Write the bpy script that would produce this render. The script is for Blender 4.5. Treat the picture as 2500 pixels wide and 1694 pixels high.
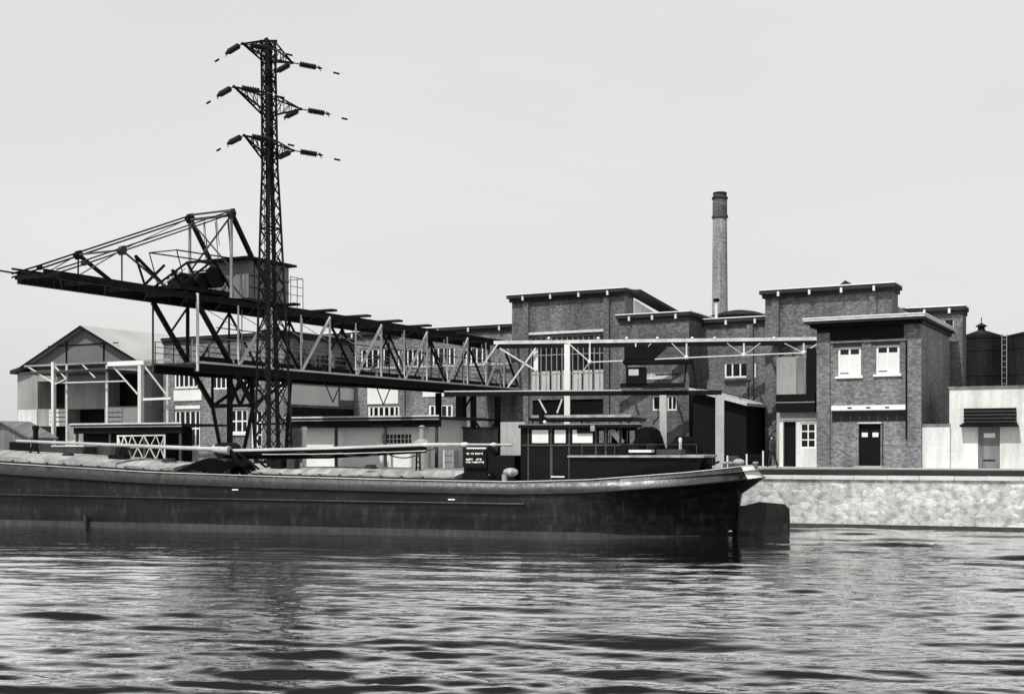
import bpy, math, random
import numpy as np
from mathutils import Vector, Matrix
random.seed(7)
R = math.radians
for o_ in list(bpy.data.objects): bpy.data.objects.remove(o_)
SC = bpy.context.scene
COL = SC.collection

# ------------------------------------------------------------------ camera
F, CX, HY, EYE = 3000.0, 1250.0, 1088.0, 3.4      # focal length and horizon in photograph pixels (2500 wide), eye height over the water
cam_d = bpy.data.cameras.new('camera'); cam = bpy.data.objects.new('camera', cam_d); COL.objects.link(cam)
cam_d.sensor_width = 36; cam_d.lens = 36 * F / 2500
cam_d.shift_y = (HY - 847) / 2500
cam_d.clip_end = 6000; cam_d.clip_start = .2
cam.location = (0, 0, EYE); cam.rotation_euler = (R(90), 0, 0)
SC.camera = cam

# ------------------------------------------------------------------ sky and sun
SUN_AZ = Vector((-.58, -.815)).normalized(); SUN_EL = R(55)
w = bpy.data.worlds.new('World'); SC.world = w; w.use_nodes = True
nt = w.node_tree; nt.nodes.clear()
sky = nt.nodes.new('ShaderNodeTexSky'); sky.sky_type = 'NISHITA'; sky.sun_disc = False
sky.sun_elevation = SUN_EL; sky.sun_rotation = math.atan2(SUN_AZ.x, SUN_AZ.y); sky.dust_density = 6; sky.air_density = 1.0
bw = nt.nodes.new('ShaderNodeRGBToBW'); nt.links.new(sky.outputs[0], bw.inputs[0])
bg1 = nt.nodes.new('ShaderNodeBackground'); bg1.inputs[1].default_value = .040; nt.links.new(bw.outputs[0], bg1.inputs[0])
# high white overcast veil over the whole sky
tc = nt.nodes.new('ShaderNodeTexCoord'); mp = nt.nodes.new('ShaderNodeMapping'); mp.inputs['Scale'].default_value = (1.2, 1.2, 4)
nz = nt.nodes.new('ShaderNodeTexNoise'); nz.inputs['Scale'].default_value = 1.6; nz.inputs['Detail'].default_value = 5
nt.links.new(tc.outputs['Generated'], mp.inputs[0]); nt.links.new(mp.outputs[0], nz.inputs[0])
cr = nt.nodes.new('ShaderNodeValToRGB'); cr.color_ramp.elements[0].position = .3; cr.color_ramp.elements[1].position = .7
cr.color_ramp.elements[0].color = (.90, .905, .91, 1); cr.color_ramp.elements[1].color = (1, .998, .985, 1)
nt.links.new(nz.outputs[0], cr.inputs[0])
bg2 = nt.nodes.new('ShaderNodeBackground'); bg2.inputs[1].default_value = .72
sep = nt.nodes.new('ShaderNodeSeparateXYZ'); nt.links.new(tc.outputs['Generated'], sep.inputs[0])      # the haze is thick low down and thins towards the zenith
mr = nt.nodes.new('ShaderNodeMapRange'); mr.interpolation_type = 'SMOOTHSTEP'; mr.inputs[1].default_value = .38; mr.inputs[2].default_value = .70; mr.inputs[3].default_value = 1; mr.inputs[4].default_value = .22; nt.links.new(sep.outputs[2], mr.inputs[0])
ml = nt.nodes.new('ShaderNodeMix'); ml.data_type = 'RGBA'; ml.blend_type = 'MULTIPLY'; ml.inputs[0].default_value = 1; nt.links.new(cr.outputs[0], ml.inputs[6]); nt.links.new(mr.outputs[0], ml.inputs[7])
nt.links.new(ml.outputs[2], bg2.inputs[0])
ad = nt.nodes.new('ShaderNodeAddShader'); nt.links.new(bg1.outputs[0], ad.inputs[0]); nt.links.new(bg2.outputs[0], ad.inputs[1])
wo = nt.nodes.new('ShaderNodeOutputWorld'); nt.links.new(ad.outputs[0], wo.inputs[0])
sd = bpy.data.lights.new('sun', 'SUN'); sd.energy = 3.9; sd.angle = R(.8); sd.color = (1, .985, .96)
sun = bpy.data.objects.new('sun', sd); COL.objects.link(sun)
tosun = Vector((SUN_AZ.x * math.cos(SUN_EL), SUN_AZ.y * math.cos(SUN_EL), math.sin(SUN_EL)))
sun.rotation_euler = tosun.to_track_quat('Z', 'Y').to_euler(); sun.location = tosun * 200
SC.view_settings.view_transform = 'Standard'; SC.view_settings.look = 'None'
SC.view_settings.exposure = 0.0; SC.view_settings.gamma = 1

# ------------------------------------------------------------------ materials (a black and white picture: everything is near neutral)
def mat(name, v, rough=.75, kind='plain', var=.25, scale=1.0, metal=0.0, spec=.4, dark=None, bump=.0):
    m = bpy.data.materials.new(name); m.use_nodes = True; n = m.node_tree.nodes; L = m.node_tree.links
    b = n['Principled BSDF']; b.inputs['Roughness'].default_value = rough; b.inputs['Metallic'].default_value = metal
    b.inputs['Specular IOR Level'].default_value = spec
    tc = n.new('ShaderNodeTexCoord'); uv = tc.outputs['UV']; ob = tc.outputs['Object']
    def noise(src, sc, det=4, stretch=None):
        if stretch:
            mp = n.new('ShaderNodeMapping'); mp.inputs['Scale'].default_value = stretch; L.new(src, mp.inputs[0]); src = mp.outputs[0]
        t = n.new('ShaderNodeTexNoise'); t.inputs['Scale'].default_value = sc; t.inputs['Detail'].default_value = det; L.new(src, t.inputs[0]); return t.outputs[0]
    def ramp(src, p0, p1, a, c):
        r = n.new('ShaderNodeMapRange'); r.inputs[1].default_value = p0; r.inputs[2].default_value = p1
        r.inputs[3].default_value = a; r.inputs[4].default_value = c; L.new(src, r.inputs[0]); return r.outputs[0]
    def mul(a, c):
        r = n.new('ShaderNodeMath'); r.operation = 'MULTIPLY'
        L.new(a, r.inputs[0])
        if isinstance(c, float): r.inputs[1].default_value = c
        else: L.new(c, r.inputs[1])
        return r.outputs[0]
    big = ramp(noise(ob, .35 * scale, 5), .3, .7, 1 - var, 1 + var)
    fine = ramp(noise(ob, 6 * scale, 4), .3, .7, 1 - var * .6, 1 + var * .6)
    val = mul(big, fine); h = None
    if kind == 'brick':
        bt = n.new('ShaderNodeTexBrick'); L.new(uv, bt.inputs[0]); bt.inputs['Scale'].default_value = 1
        bt.inputs['Brick Width'].default_value = .23; bt.inputs['Row Height'].default_value = .075; bt.inputs['Mortar Size'].default_value = .006
        bt.inputs['Color1'].default_value = (.62, .62, .62, 1); bt.inputs['Color2'].default_value = (1.28, 1.28, 1.28, 1); bt.inputs['Mortar'].default_value = (1.5, 1.5, 1.5, 1)
        bb = n.new('ShaderNodeRGBToBW'); L.new(bt.outputs[0], bb.inputs[0]); val = mul(val, bb.outputs[0])
        blot = ramp(noise(uv, 5.5, 7, (.8, 1.1, 1)), .36, .64, .74, 1.28); val = mul(val, blot)
        streak = ramp(noise(uv, .9, 3, (1.5, .12, 1)), .35, .7, 1.15, .68); val = mul(val, streak)
        h = bt.outputs['Fac']
    elif kind == 'plaster':
        streak = ramp(noise(uv, 1.2, 5, (1.6, .15, 1)), .4, .75, 1.05, .72); val = mul(val, streak)
        h = noise(ob, 14)
    elif kind == 'rubble':
        vo = n.new('ShaderNodeTexVoronoi'); vo.inputs['Scale'].default_value = 3.8; vo.inputs['Randomness'].default_value = 1
        mp = n.new('ShaderNodeMapping'); mp.inputs['Scale'].default_value = (.8, 1.35, 1); L.new(uv, mp.inputs[0])
        dn = n.new('ShaderNodeTexNoise'); dn.inputs['Scale'].default_value = 2.2; dn.inputs['Detail'].default_value = 4; L.new(mp.outputs[0], dn.inputs[0])
        mx = n.new('ShaderNodeMix'); mx.data_type = 'VECTOR'; mx.inputs[0].default_value = .30
        L.new(mp.outputs[0], mx.inputs[4]); L.new(dn.outputs['Color'], mx.inputs[5])
        L.new(mx.outputs[1], vo.inputs[0])
        bb = n.new('ShaderNodeRGBToBW'); L.new(vo.outputs['Color'], bb.inputs[0])
        val = mul(val, ramp(bb.outputs[0], .2, .8, .78, 1.12))
        v2 = n.new('ShaderNodeTexVoronoi'); v2.feature = 'DISTANCE_TO_EDGE'; v2.inputs['Scale'].default_value = 3.8; L.new(mx.outputs[1], v2.inputs[0])
        val = mul(val, ramp(v2.outputs[0], 0, .04, .86, 1.0)); h = ramp(v2.outputs[0], 0, .12, 0, 1)
        val = mul(val, ramp(noise(uv, 3.4, 7), .44, .66, 1.08, .62))
    elif kind == 'corrugated':
        wv = n.new('ShaderNodeTexWave'); wv.inputs['Scale'].default_value = 2.2; wv.bands_direction = 'X'; L.new(uv, wv.inputs[0])
        h = wv.outputs[1]; val = mul(val, ramp(wv.outputs[1], 0, 1, .82, 1.1))
    elif kind == 'streaky':
        val = mul(val, ramp(noise(uv, 1.3, 5, (2.2, .18, 1)), .35, .7, 1.35, .6)); h = noise(ob, 9)
    elif kind == 'plates':          # riveted plating with rust runs and scuffs
        bt = n.new('ShaderNodeTexBrick'); L.new(uv, bt.inputs[0]); bt.inputs['Scale'].default_value = 1
        bt.inputs['Brick Width'].default_value = 3.2; bt.inputs['Row Height'].default_value = .75; bt.inputs['Mortar Size'].default_value = .012
        bt.inputs['Color1'].default_value = (.85, .85, .85, 1); bt.inputs['Color2'].default_value = (1.2, 1.2, 1.2, 1); bt.inputs['Mortar'].default_value = (2.0, 2.0, 2.0, 1)
        bb = n.new('ShaderNodeRGBToBW'); L.new(bt.outputs[0], bb.inputs[0]); val = mul(val, bb.outputs[0])
        val = mul(val, ramp(noise(uv, 1.1, 6, (.25, 2.2, 1)), .35, .75, .5, 3.0)); h = noise(uv, 1.6, 3)
        val = mul(val, ramp(noise(uv, 3.0, 7, (1.3, .3, 1)), .52, .75, .9, 3.2))
    val = mul(val, float(v))
    cb = n.new('ShaderNodeCombineColor'); L.new(val, cb.inputs[0]); L.new(val, cb.inputs[1])
    L.new(mul(val, 1.03 if v < .3 else .965), cb.inputs[2]); L.new(cb.outputs[0], b.inputs['Base Color'])
    L.new(ramp(noise(ob, 3 * scale), .3, .7, max(rough - .12, .04), min(rough + .12, 1)), b.inputs['Roughness'])
    if h is not None or bump > 0:
        bp = n.new('ShaderNodeBump'); bp.inputs['Strength'].default_value = bump or .35; bp.inputs['Distance'].default_value = .02
        L.new(h if h is not None else noise(ob, 8), bp.inputs['Height']); L.new(bp.outputs[0], b.inputs['Normal'])
    return m

M = dict(
    brick=mat('brick', .115, .9, 'brick', .30), brick_light=mat('brick_light', .165, .9, 'brick', .26),
    brick_dark=mat('brick_dark', .08, .9, 'brick', .18), white=mat('white_paint', .78, .6, 'plain', .08),
    plaster=mat('plaster', .66, .85, 'plaster', .12), plaster_grey=mat('plaster_grey', .33, .85, 'plaster', .15),
    concrete=mat('concrete', .42, .9, 'plaster', .16, bump=.2), concrete_pale=mat('concrete_pale', .62, .9, 'plaster', .1),
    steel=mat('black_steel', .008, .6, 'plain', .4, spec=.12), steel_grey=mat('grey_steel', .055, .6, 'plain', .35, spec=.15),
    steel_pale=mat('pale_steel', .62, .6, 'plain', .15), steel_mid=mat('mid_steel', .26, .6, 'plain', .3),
    glass=mat('window_glass', .010, .12, 'plain', .3, spec=.3), blind=mat('blind', .72, .8, 'plain', .05),
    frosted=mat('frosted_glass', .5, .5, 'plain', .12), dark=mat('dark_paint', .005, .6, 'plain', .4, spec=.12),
    grey=mat('grey_paint', .16, .7, 'streaky', .2), sheet=mat('corrugated_sheet', .19, .6, 'corrugated', .2),
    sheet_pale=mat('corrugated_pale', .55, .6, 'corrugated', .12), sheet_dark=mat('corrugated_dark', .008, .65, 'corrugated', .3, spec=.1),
    roofing=mat('roofing_felt', .028, .85, 'plain', .3, spec=.15), slate=mat('roof_sheeting', .46, .75, 'corrugated', .1),
    rubble=mat('rubble_stone', .56, .9, 'rubble', .16, bump=.4), coping=mat('coping_stone', .62, .85, 'plain', .15, 3),
    cobble=mat('quay_paving', .22, .9, 'rubble', .2, bump=.3), earth=mat('earth', .13, .95, 'plain', .3, 2),
    hull=mat('hull_paint', .0048, .5, 'plates', .4, bump=.12, spec=.22), hull_low=mat('hull_reflection_tone', .030, .5, 'streaky', .4),
    bulwark=mat('bulwark_highlight_paint', .030, .40, 'streaky', .3, 1.0, metal=.0, spec=.7), bulwark_dark=mat('bulwark_dark', .017, .38, 'streaky', .3, spec=.42), deck=mat('deck_paint', .25, .8, 'plain', .3, 2),
    canvas=mat('hatch_canvas', .31, .85, 'streaky', .2), tarp=mat('black_tarpaulin', .003, .9, 'plain', .3, 2, bump=.3, spec=.03),
    spar=mat('varnished_spar', .42, .4, 'plain', .2, 2), coal=mat('coal', .0045, .9, 'plain', .6, 8, bump=1.0, spec=.08),
    tank=mat('tank_steel', .014, .6, 'streaky', .4, spec=.15), chimney=mat('chimney_brick', .24, .9, 'brick', .15),
    chimney_dark=mat('sooty_brick', .10, .9, 'brick', .2), wood=mat('weathered_timber', .035, .9, 'streaky', .3),
    porcelain=mat('brown_porcelain', .008, .3, 'plain', .1), wire=mat('bare_wire', .85, .5, 'plain', .1),
    rope=mat('rope', .03, .9, 'plain', .2), cloth=mat('dark_cloth', .02, .95, 'plain', .2, 4),
    trouser=mat('grey_trousers', .07, .95, 'plain', .2, 4), skin=mat('skin', .42, .6, 'plain', .05), ink=mat('sign_lettering', .02, .8),
)

# ------------------------------------------------------------------ frames: a vertical reference plane through (pixel column, depth), turned by deg
class Fr:
    def __init__(s, px, Y, deg):
        a = R(deg); s.P = Vector(((px - CX) / F * Y, Y)); s.u = Vector((math.cos(a), -math.sin(a))); s.n = Vector((math.sin(a), math.cos(a)))
    def s_(f, px, o=0):
        k = (px - CX) / F; P = f.P + f.n * o
        return (k * P.y - P.x) / (f.u.x - k * f.u.y)
    def Y(f, s, o=0): return f.P.y + s * f.u.y + o * f.n.y
    def z(f, py, s, o=0): return EYE + (HY - py) / F * f.Y(s, o)
    def p(f, s, o, z): q = f.P + f.u * s + f.n * o; return Vector((q.x, q.y, z))
    def at(f, px, py, o=0): s = f.s_(px, o); return f.p(s, o, f.z(py, s, o))
    def rect(f, x0, x1, yt, yb, o=0):       # photo rectangle -> (s0, s1, z0, z1)
        s0, s1 = f.s_(x0, o), f.s_(x1, o); m = (s0 + s1) / 2
        return (s0, s1, f.z(yb, m, o), f.z(yt, m, o))

# ------------------------------------------------------------------ mesh builder
class MB:
    def __init__(s): s.v = []; s.f = []; s.smooth = []
    def add(s, vs, fs, sm=False):
        b = len(s.v); s.v += [tuple(x) for x in vs]
        for f in fs: s.f.append([b + i for i in f]); s.smooth.append(sm)
        return s
    def box8(s, a): return s.add(a, [(3, 2, 1, 0), (4, 5, 6, 7), (0, 1, 5, 4), (1, 2, 6, 5), (2, 3, 7, 6), (3, 0, 4, 7)])
    def box(s, fr, s0, s1, o0, o1, z0, z1):
        return s.box8([fr.p(s0, o0, z0), fr.p(s1, o0, z0), fr.p(s1, o1, z0), fr.p(s0, o1, z0), fr.p(s0, o0, z1), fr.p(s1, o0, z1), fr.p(s1, o1, z1), fr.p(s0, o1, z1)])
    def bar(s, p, q, w, h=None):
        h = h or w; p = Vector(p); q = Vector(q); d = (q - p)
        if d.length < 1e-5: return s
        d.normalize(); up = Vector((0, 0, 1)) if abs(d.z) < .95 else Vector((0, 1, 0))
        x = d.cross(up).normalized() * w / 2; y = x.cross(d).normalized() * h / 2
        return s.box8([p - x - y, p + x - y, p + x + y, p - x + y, q - x - y, q + x - y, q + x + y, q - x + y][:8])
    def cyl(s, p, q, r, n=10, r2=None, caps=True, sm=True):
        p = Vector(p); q = Vector(q); d = (q - p).normalized(); up = Vector((0, 0, 1)) if abs(d.z) < .95 else Vector((1, 0, 0))
        x = d.cross(up).normalized(); y = d.cross(x).normalized(); r2 = r if r2 is None else r2
        vs = []
        for c, rr in ((p, r), (q, r2)):
            for i in range(n):
                a = 2 * math.pi * i / n; vs.append(c + x * rr * math.cos(a) + y * rr * math.sin(a))
        s.add(vs, [(i, i + n, (i + 1) % n + n, (i + 1) % n) for i in range(n)], sm)
        if caps:
            s.add(vs[:n], [tuple(range(n))]); s.add(vs[n:], [tuple(reversed(range(n)))])
        return s
    def lathe(s, p, axis, prof, n=12, sm=True):     # prof = [(dist along axis, radius)]
        p = Vector(p); d = Vector(axis).normalized(); up = Vector((0, 0, 1)) if abs(d.z) < .95 else Vector((1, 0, 0))
        x = d.cross(up).normalized(); y = d.cross(x).normalized(); vs = []
        for t, r in prof:
            for i in range(n):
                a = 2 * math.pi * i / n; vs.append(p + d * t + (x * math.cos(a) + y * math.sin(a)) * max(r, .001))
        fs = []
        for k in range(len(prof) - 1):
            for i in range(n): j = (i + 1) % n; fs.append((k * n + i, (k + 1) * n + i, (k + 1) * n + j, k * n + j))
        fs.append(tuple(range(n))); fs.append(tuple(reversed(range((len(prof) - 1) * n, len(prof) * n))))
        return s.add(vs, fs, sm)
    def ball(s, c, r, n=10, m=7, sc=(1, 1, 1)):
        c = Vector(c); prof = [(-r * math.cos(math.pi * k / m), r * math.sin(math.pi * k / m)) for k in range(m + 1)]
        b = len(s.v); s.lathe((0, 0, 0), (0, 0, 1), prof, n)
        for i in range(b, len(s.v)): v = s.v[i]; s.v[i] = (c.x + v[0] * sc[0], c.y + v[1] * sc[1], c.z + v[2] * sc[2])
        return s
    def prism(s, pts, ext):                         # polygon in space extruded by a vector
        n = len(pts); ext = Vector(ext); a = [Vector(p) for p in pts]; vs = a + [p + ext for p in a]
        return s.add(vs, [tuple(range(n)), tuple(reversed(range(n, 2 * n)))] + [(i, i + n, (i + 1) % n + n, (i + 1) % n) for i in range(n)])
    def tube(s, pts, r, n=6):
        for a, b in zip(pts, pts[1:]): s.cyl(a, b, r, n, caps=False)
        return s
    def wall(s, fr, s0, s1, z0, z1, o, depth, holes):   # a wall face with real openings and their reveals
        S = sorted({s0, s1} | {x for h in holes for x in h[:2] if s0 < x < s1}); Z = sorted({z0, z1} | {x for h in holes for x in h[2:4] if z0 < x < z1})
        for a, b in zip(S, S[1:]):
            for c, d in zip(Z, Z[1:]):
                m, k = (a + b) / 2, (c + d) / 2
                if any(h[0] < m < h[1] and h[2] < k < h[3] for h in holes): continue
                s.add([fr.p(a, o, c), fr.p(b, o, c), fr.p(b, o, d), fr.p(a, o, d)], [(0, 1, 2, 3)])
        for a, b, c, d in holes:
            q = [fr.p(a, o, c), fr.p(b, o, c), fr.p(b, o, d), fr.p(a, o, d)]; r = [fr.p(a, o + depth, c), fr.p(b, o + depth, c), fr.p(b, o + depth, d), fr.p(a, o + depth, d)]
            s.add(q + r, [(0, 4, 5, 1), (1, 5, 6, 2), (2, 6, 7, 3), (3, 7, 4, 0), (4, 7, 6, 5)])
        return s
    def build(s, name, m, parent=None):
        me = bpy.data.meshes.new(name); me.from_pydata(s.v, [], s.f); me.update()
        ma = M[m] if isinstance(m, str) else m; me.materials.append(ma)
        me.polygons.foreach_set('use_smooth', s.smooth)
        uvl = me.uv_layers.new(name='UVMap'); V = me.vertices
        for pl in me.polygons:
            nx, ny, nzz = pl.normal
            if abs(nzz) > .75 or (abs(nx) + abs(ny)) < 1e-6:
                for li, vi in zip(pl.loop_indices, pl.vertices): c = V[vi].co; uvl.data[li].uv = (c.x, c.y)
            else:
                l = math.hypot(nx, ny); tx, ty = -ny / l, nx / l
                for li, vi in zip(pl.loop_indices, pl.vertices): c = V[vi].co; uvl.data[li].uv = (c.x * tx + c.y * ty, c.z)
        o = bpy.data.objects.new(name, me); COL.objects.link(o)
        if parent:
            o.parent = parent
            o.matrix_parent_inverse = Matrix.Identity(4)
            wl = Vector((0, 0, 0)); q = parent
            while q: wl += q.location; q = q.parent
            o.location = -wl if wl.length else (0, 0, 0)
        return o

def tag(o, label=None, cat=None, group=None, kind=None):
    if label: o['label'] = label
    if cat: o['category'] = cat
    if group: o['group'] = group
    if kind: o['kind'] = kind
    return o
def thing(name, label, cat, loc=(0, 0, 0), group=None):
    o = bpy.data.objects.new(name, None); COL.objects.link(o); o.location = loc; o.empty_display_size = .3
    return tag(o, label, cat, group)
def solo(mb, name, m, label, cat, group=None): return tag(mb.build(name, m), label, cat, group)

GZ = 2.15                              # quay deck height over the water
FA = 28.5                              # the factory's facades and the crane are turned by this
FB = Fr(1390, 88, FA)                  # main facade line of the factory
QF = Fr(1900, 52, 18)                  # quay edge
BF = Fr(1250, 46.6, 18)                # the barge's near side

# ================================================================== SETTING
def structure(mb, name, m): return tag(mb.build(name, m), kind='structure')
bed = MB(); bed.add([(-3000, -3000, -3), (3000, -3000, -3), (3000, 3000, -3), (-3000, 3000, -3)], [(0, 1, 2, 3)]); structure(bed, 'canal_bed', 'earth')
g = MB(); g.add([QF.p(-400, .62, GZ), QF.p(400, .62, GZ), QF.p(1500, 2500, GZ), QF.p(-1500, 2500, GZ)], [(0, 1, 2, 3)]); structure(g, 'ground', 'cobble')
# pavement along the office and the dark kerb strip next to the quay edge
pv = MB(); OF = Fr(1995, 70.7, FA)
pv.box(OF, -9, 25, -2.6, 3.0, GZ - .2, GZ + .03); structure(pv, 'pavement', 'concrete')
rd = MB(); rd.box(QF, -3.5, 30, .72, 1.1, GZ - .2, GZ + .24); structure(rd, 'kerb', 'roofing')

# quay wall: rough rubble face under a pale coping
qw = thing('quay_wall', 'pale rubble stone quay wall with smooth coping above the water', 'wall', tuple(QF.p(0, 0, 0)))
nx_, nz_ = 360, 16; S0, S1 = -60, 60; rng = np.random.default_rng(3)
mb = MB(); vs = []; fs = []
for j in range(nz_ + 1):
    for i in range(nx_ + 1):
        zz = -1.2 + (GZ - .15 + 1.2) * j / nz_; vs.append(QF.p(S0 + (S1 - S0) * i / nx_, (0 if j in (0, nz_) else 0.0) + .06 - .05 * j / nz_, zz))
for j in range(nz_):
    for i in range(nx_): a = j * (nx_ + 1) + i; fs.append((a, a + 1, a + nx_ + 2, a + nx_ + 1))
mb.add(vs, fs); mb.box(QF, S0, S1, .2, .7, -1.5, GZ - .17); mb.build('stone_face', 'rubble', qw)
mb = MB(); s = S0
while s < S1:
    l = 1.25 + random.uniform(-.1, .1); mb.box(QF, s, s + l - .015, -.08 + random.uniform(-.01, .01), .66, GZ - .15, GZ - .0 + random.uniform(0, .012)); s += l
mb.build('coping', 'coping', qw)
mb = MB(); mb.box(QF, S0, S1, -.02, .3, -.5, .14); mb.build('waterline_ledge', mat('weedy_stone', .035, .7, 'streaky', .4), qw)

# water: a real rippled surface
def water():
    ny, nxx = 860, 680
    Ys = 6 * (150 / 6) ** (np.linspace(0, 1, ny) ** .92); K = np.linspace(-.75, .75, nxx)
    Y, KK = np.meshgrid(Ys, K, indexing='ij'); X = KK * Y; Z = np.zeros_like(X)
    r = np.random.default_rng(11)
    near = np.clip((44 - Y) / 26, 0, 1) ** 1.15
    near = np.maximum(near, .95 * np.clip((X - 7.5) / 4, 0, 1))            # open water beyond the stern; the hull shelters the rest
    def grp(n, lmin, lmax, slope, spread, base, damp):
        nonlocal Z
        for _ in range(n):
            lam = math.exp(r.uniform(math.log(lmin), math.log(lmax))); k = 2 * math.pi / lam
            th = base + r.normal(0, spread); ph = r.uniform(0, 6.28)
            w = slope / math.sqrt(n) / k * math.sqrt(2)
            mod = .55 + .45 * np.sin(X * r.uniform(.1, .5) + Y * r.uniform(.1, .4) + r.uniform(0, 6))
            res = np.clip(lam / (Y * .015 + .05) - .4, 0, 1)      # ripples the mesh cannot carry fade to the bump map
            arg = k * (X * math.sin(th) + Y * math.cos(th)) + ph + .7 * np.sin(X * .31 + ph) + .5 * np.sin(Y * .23 + X * .17 + ph * 2)
            Z += w * mod * np.sin(arg + .55 * np.sin(arg)) * damp * res          # crests lean: short steep faces, long easy backs
    grp(7, 2.4, 6.0, .062, .16, .22, .08 + .92 * near)
    grp(18, .7, 2.2, .24, .20, .16, .07 + .93 * near)
    grp(34, .20, .7, .27, .30, .08, .16 + .84 * near)
    me = bpy.data.meshes.new('water'); N = ny * nxx
    me.vertices.add(N); me.vertices.foreach_set('co', np.stack([X, Y, Z], -1).astype(np.float32).ravel())
    idx = np.arange(N).reshape(ny, nxx); q = np.stack([idx[:-1, :-1], idx[:-1, 1:], idx[1:, 1:], idx[1:, :-1]], -1).reshape(-1, 4)
    me.loops.add(q.size); me.loops.foreach_set('vertex_index', q.ravel().astype(np.int32)); me.polygons.add(len(q))
    me.polygons.foreach_set('loop_start', np.arange(0, q.size, 4, dtype=np.int32)); me.update(); me.validate()
    me.polygons.foreach_set('use_smooth', np.ones(len(me.polygons), bool))
    m = bpy.data.materials.new('canal_water'); m.use_nodes = True; n = m.node_tree.nodes; L = m.node_tree.links; b = n['Principled BSDF']
    b.inputs['Base Color'].default_value = (.012, .013, .014, 1); b.inputs['Roughness'].default_value = .6; b.inputs['Specular IOR Level'].default_value = 0
    tc = n.new('ShaderNodeTexCoord')
    def nz(sc, st, det):
        mp = n.new('ShaderNodeMapping'); mp.inputs['Scale'].default_value = st; mp.inputs['Rotation'].default_value = (0, 0, .12); L.new(tc.outputs['Object'], mp.inputs[0])
        t = n.new('ShaderNodeTexNoise'); t.inputs['Scale'].default_value = sc; t.inputs['Detail'].default_value = det; L.new(mp.outputs[0], t.inputs[0]); return t.outputs[0]
    b1 = n.new('ShaderNodeBump'); b1.inputs['Strength'].default_value = 1; b1.inputs['Distance'].default_value = .022; L.new(nz(1.7, (.5, 1.2, 1), 2), b1.inputs['Height'])
    b2 = n.new('ShaderNodeBump'); b2.inputs['Strength'].default_value = 1; b2.inputs['Distance'].default_value = .009; L.new(nz(6, (.5, 1.2, 1), 3), b2.inputs['Height'])
    L.new(b1.outputs[0], b2.inputs['Normal']); L.new(b2.outputs[0], b.inputs['Normal'])
    gl = n.new('ShaderNodeBsdfGlossy'); gl.inputs['Color'].default_value = (1, 1, 1, 1); gl.inputs['Roughness'].default_value = .03; L.new(b2.outputs[0], gl.inputs['Normal'])
    fr_ = n.new('ShaderNodeFresnel'); fr_.inputs['IOR'].default_value = 1.333; L.new(b2.outputs[0], fr_.inputs['Normal'])
    mr_ = n.new('ShaderNodeMapRange'); mr_.inputs[1].default_value = .07; mr_.inputs[2].default_value = .34; mr_.inputs[3].default_value = .02; mr_.inputs[4].default_value = .97; L.new(fr_.outputs[0], mr_.inputs[0])
    mx_ = n.new('ShaderNodeMixShader'); L.new(mr_.outputs[0], mx_.inputs[0]); L.new(b.outputs[0], mx_.inputs[1]); L.new(gl.outputs[0], mx_.inputs[2])
    L.new(mx_.outputs[0], n['Material Output'].inputs[0])
    me.materials.append(m); o = bpy.data.objects.new('water', me); COL.objects.link(o); tag(o, kind='structure')
water()

# ================================================================== BUILDINGS
def window(root, fr, s0, s1, z0, z1, o, nx, ny, bar=.06, fm='white', gm='glass', sill=False, blind=None, name='window'):
    b = MB(); d0, d1 = o, o + .07
    b.box(fr, s0, s0 + bar, d0, d1, z0, z1); b.box(fr, s1 - bar, s1, d0, d1, z0, z1)
    b.box(fr, s0 + bar, s1 - bar, d0 + .002, d1, z0, z0 + bar); b.box(fr, s0 + bar, s1 - bar, d0 + .002, d1, z1 - bar, z1)
    for i in range(1, nx): c = s0 + (s1 - s0) * i / nx; b.box(fr, c - bar * .4, c + bar * .4, d0 + .004, d1, z0 + bar, z1 - bar)
    for j in range(1, ny): c = z0 + (z1 - z0) * j / ny; b.box(fr, s0 + bar, s1 - bar, d0 + .007, d1 - .01, c - bar * .35, c + bar * .35)
    wn = b.build(name, fm, root)
    MB().box(fr, s0 + .005, s1 - .005, o + .035, o + .05, z0 + .005, z1 - .005).build('pane', gm, wn)
    if sill: MB().box(fr, s0 - .12, s1 + .12, o - .22, o + .02, z0 - .13, z0 - .002).build('sill', 'white', wn)
    return wn

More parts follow.
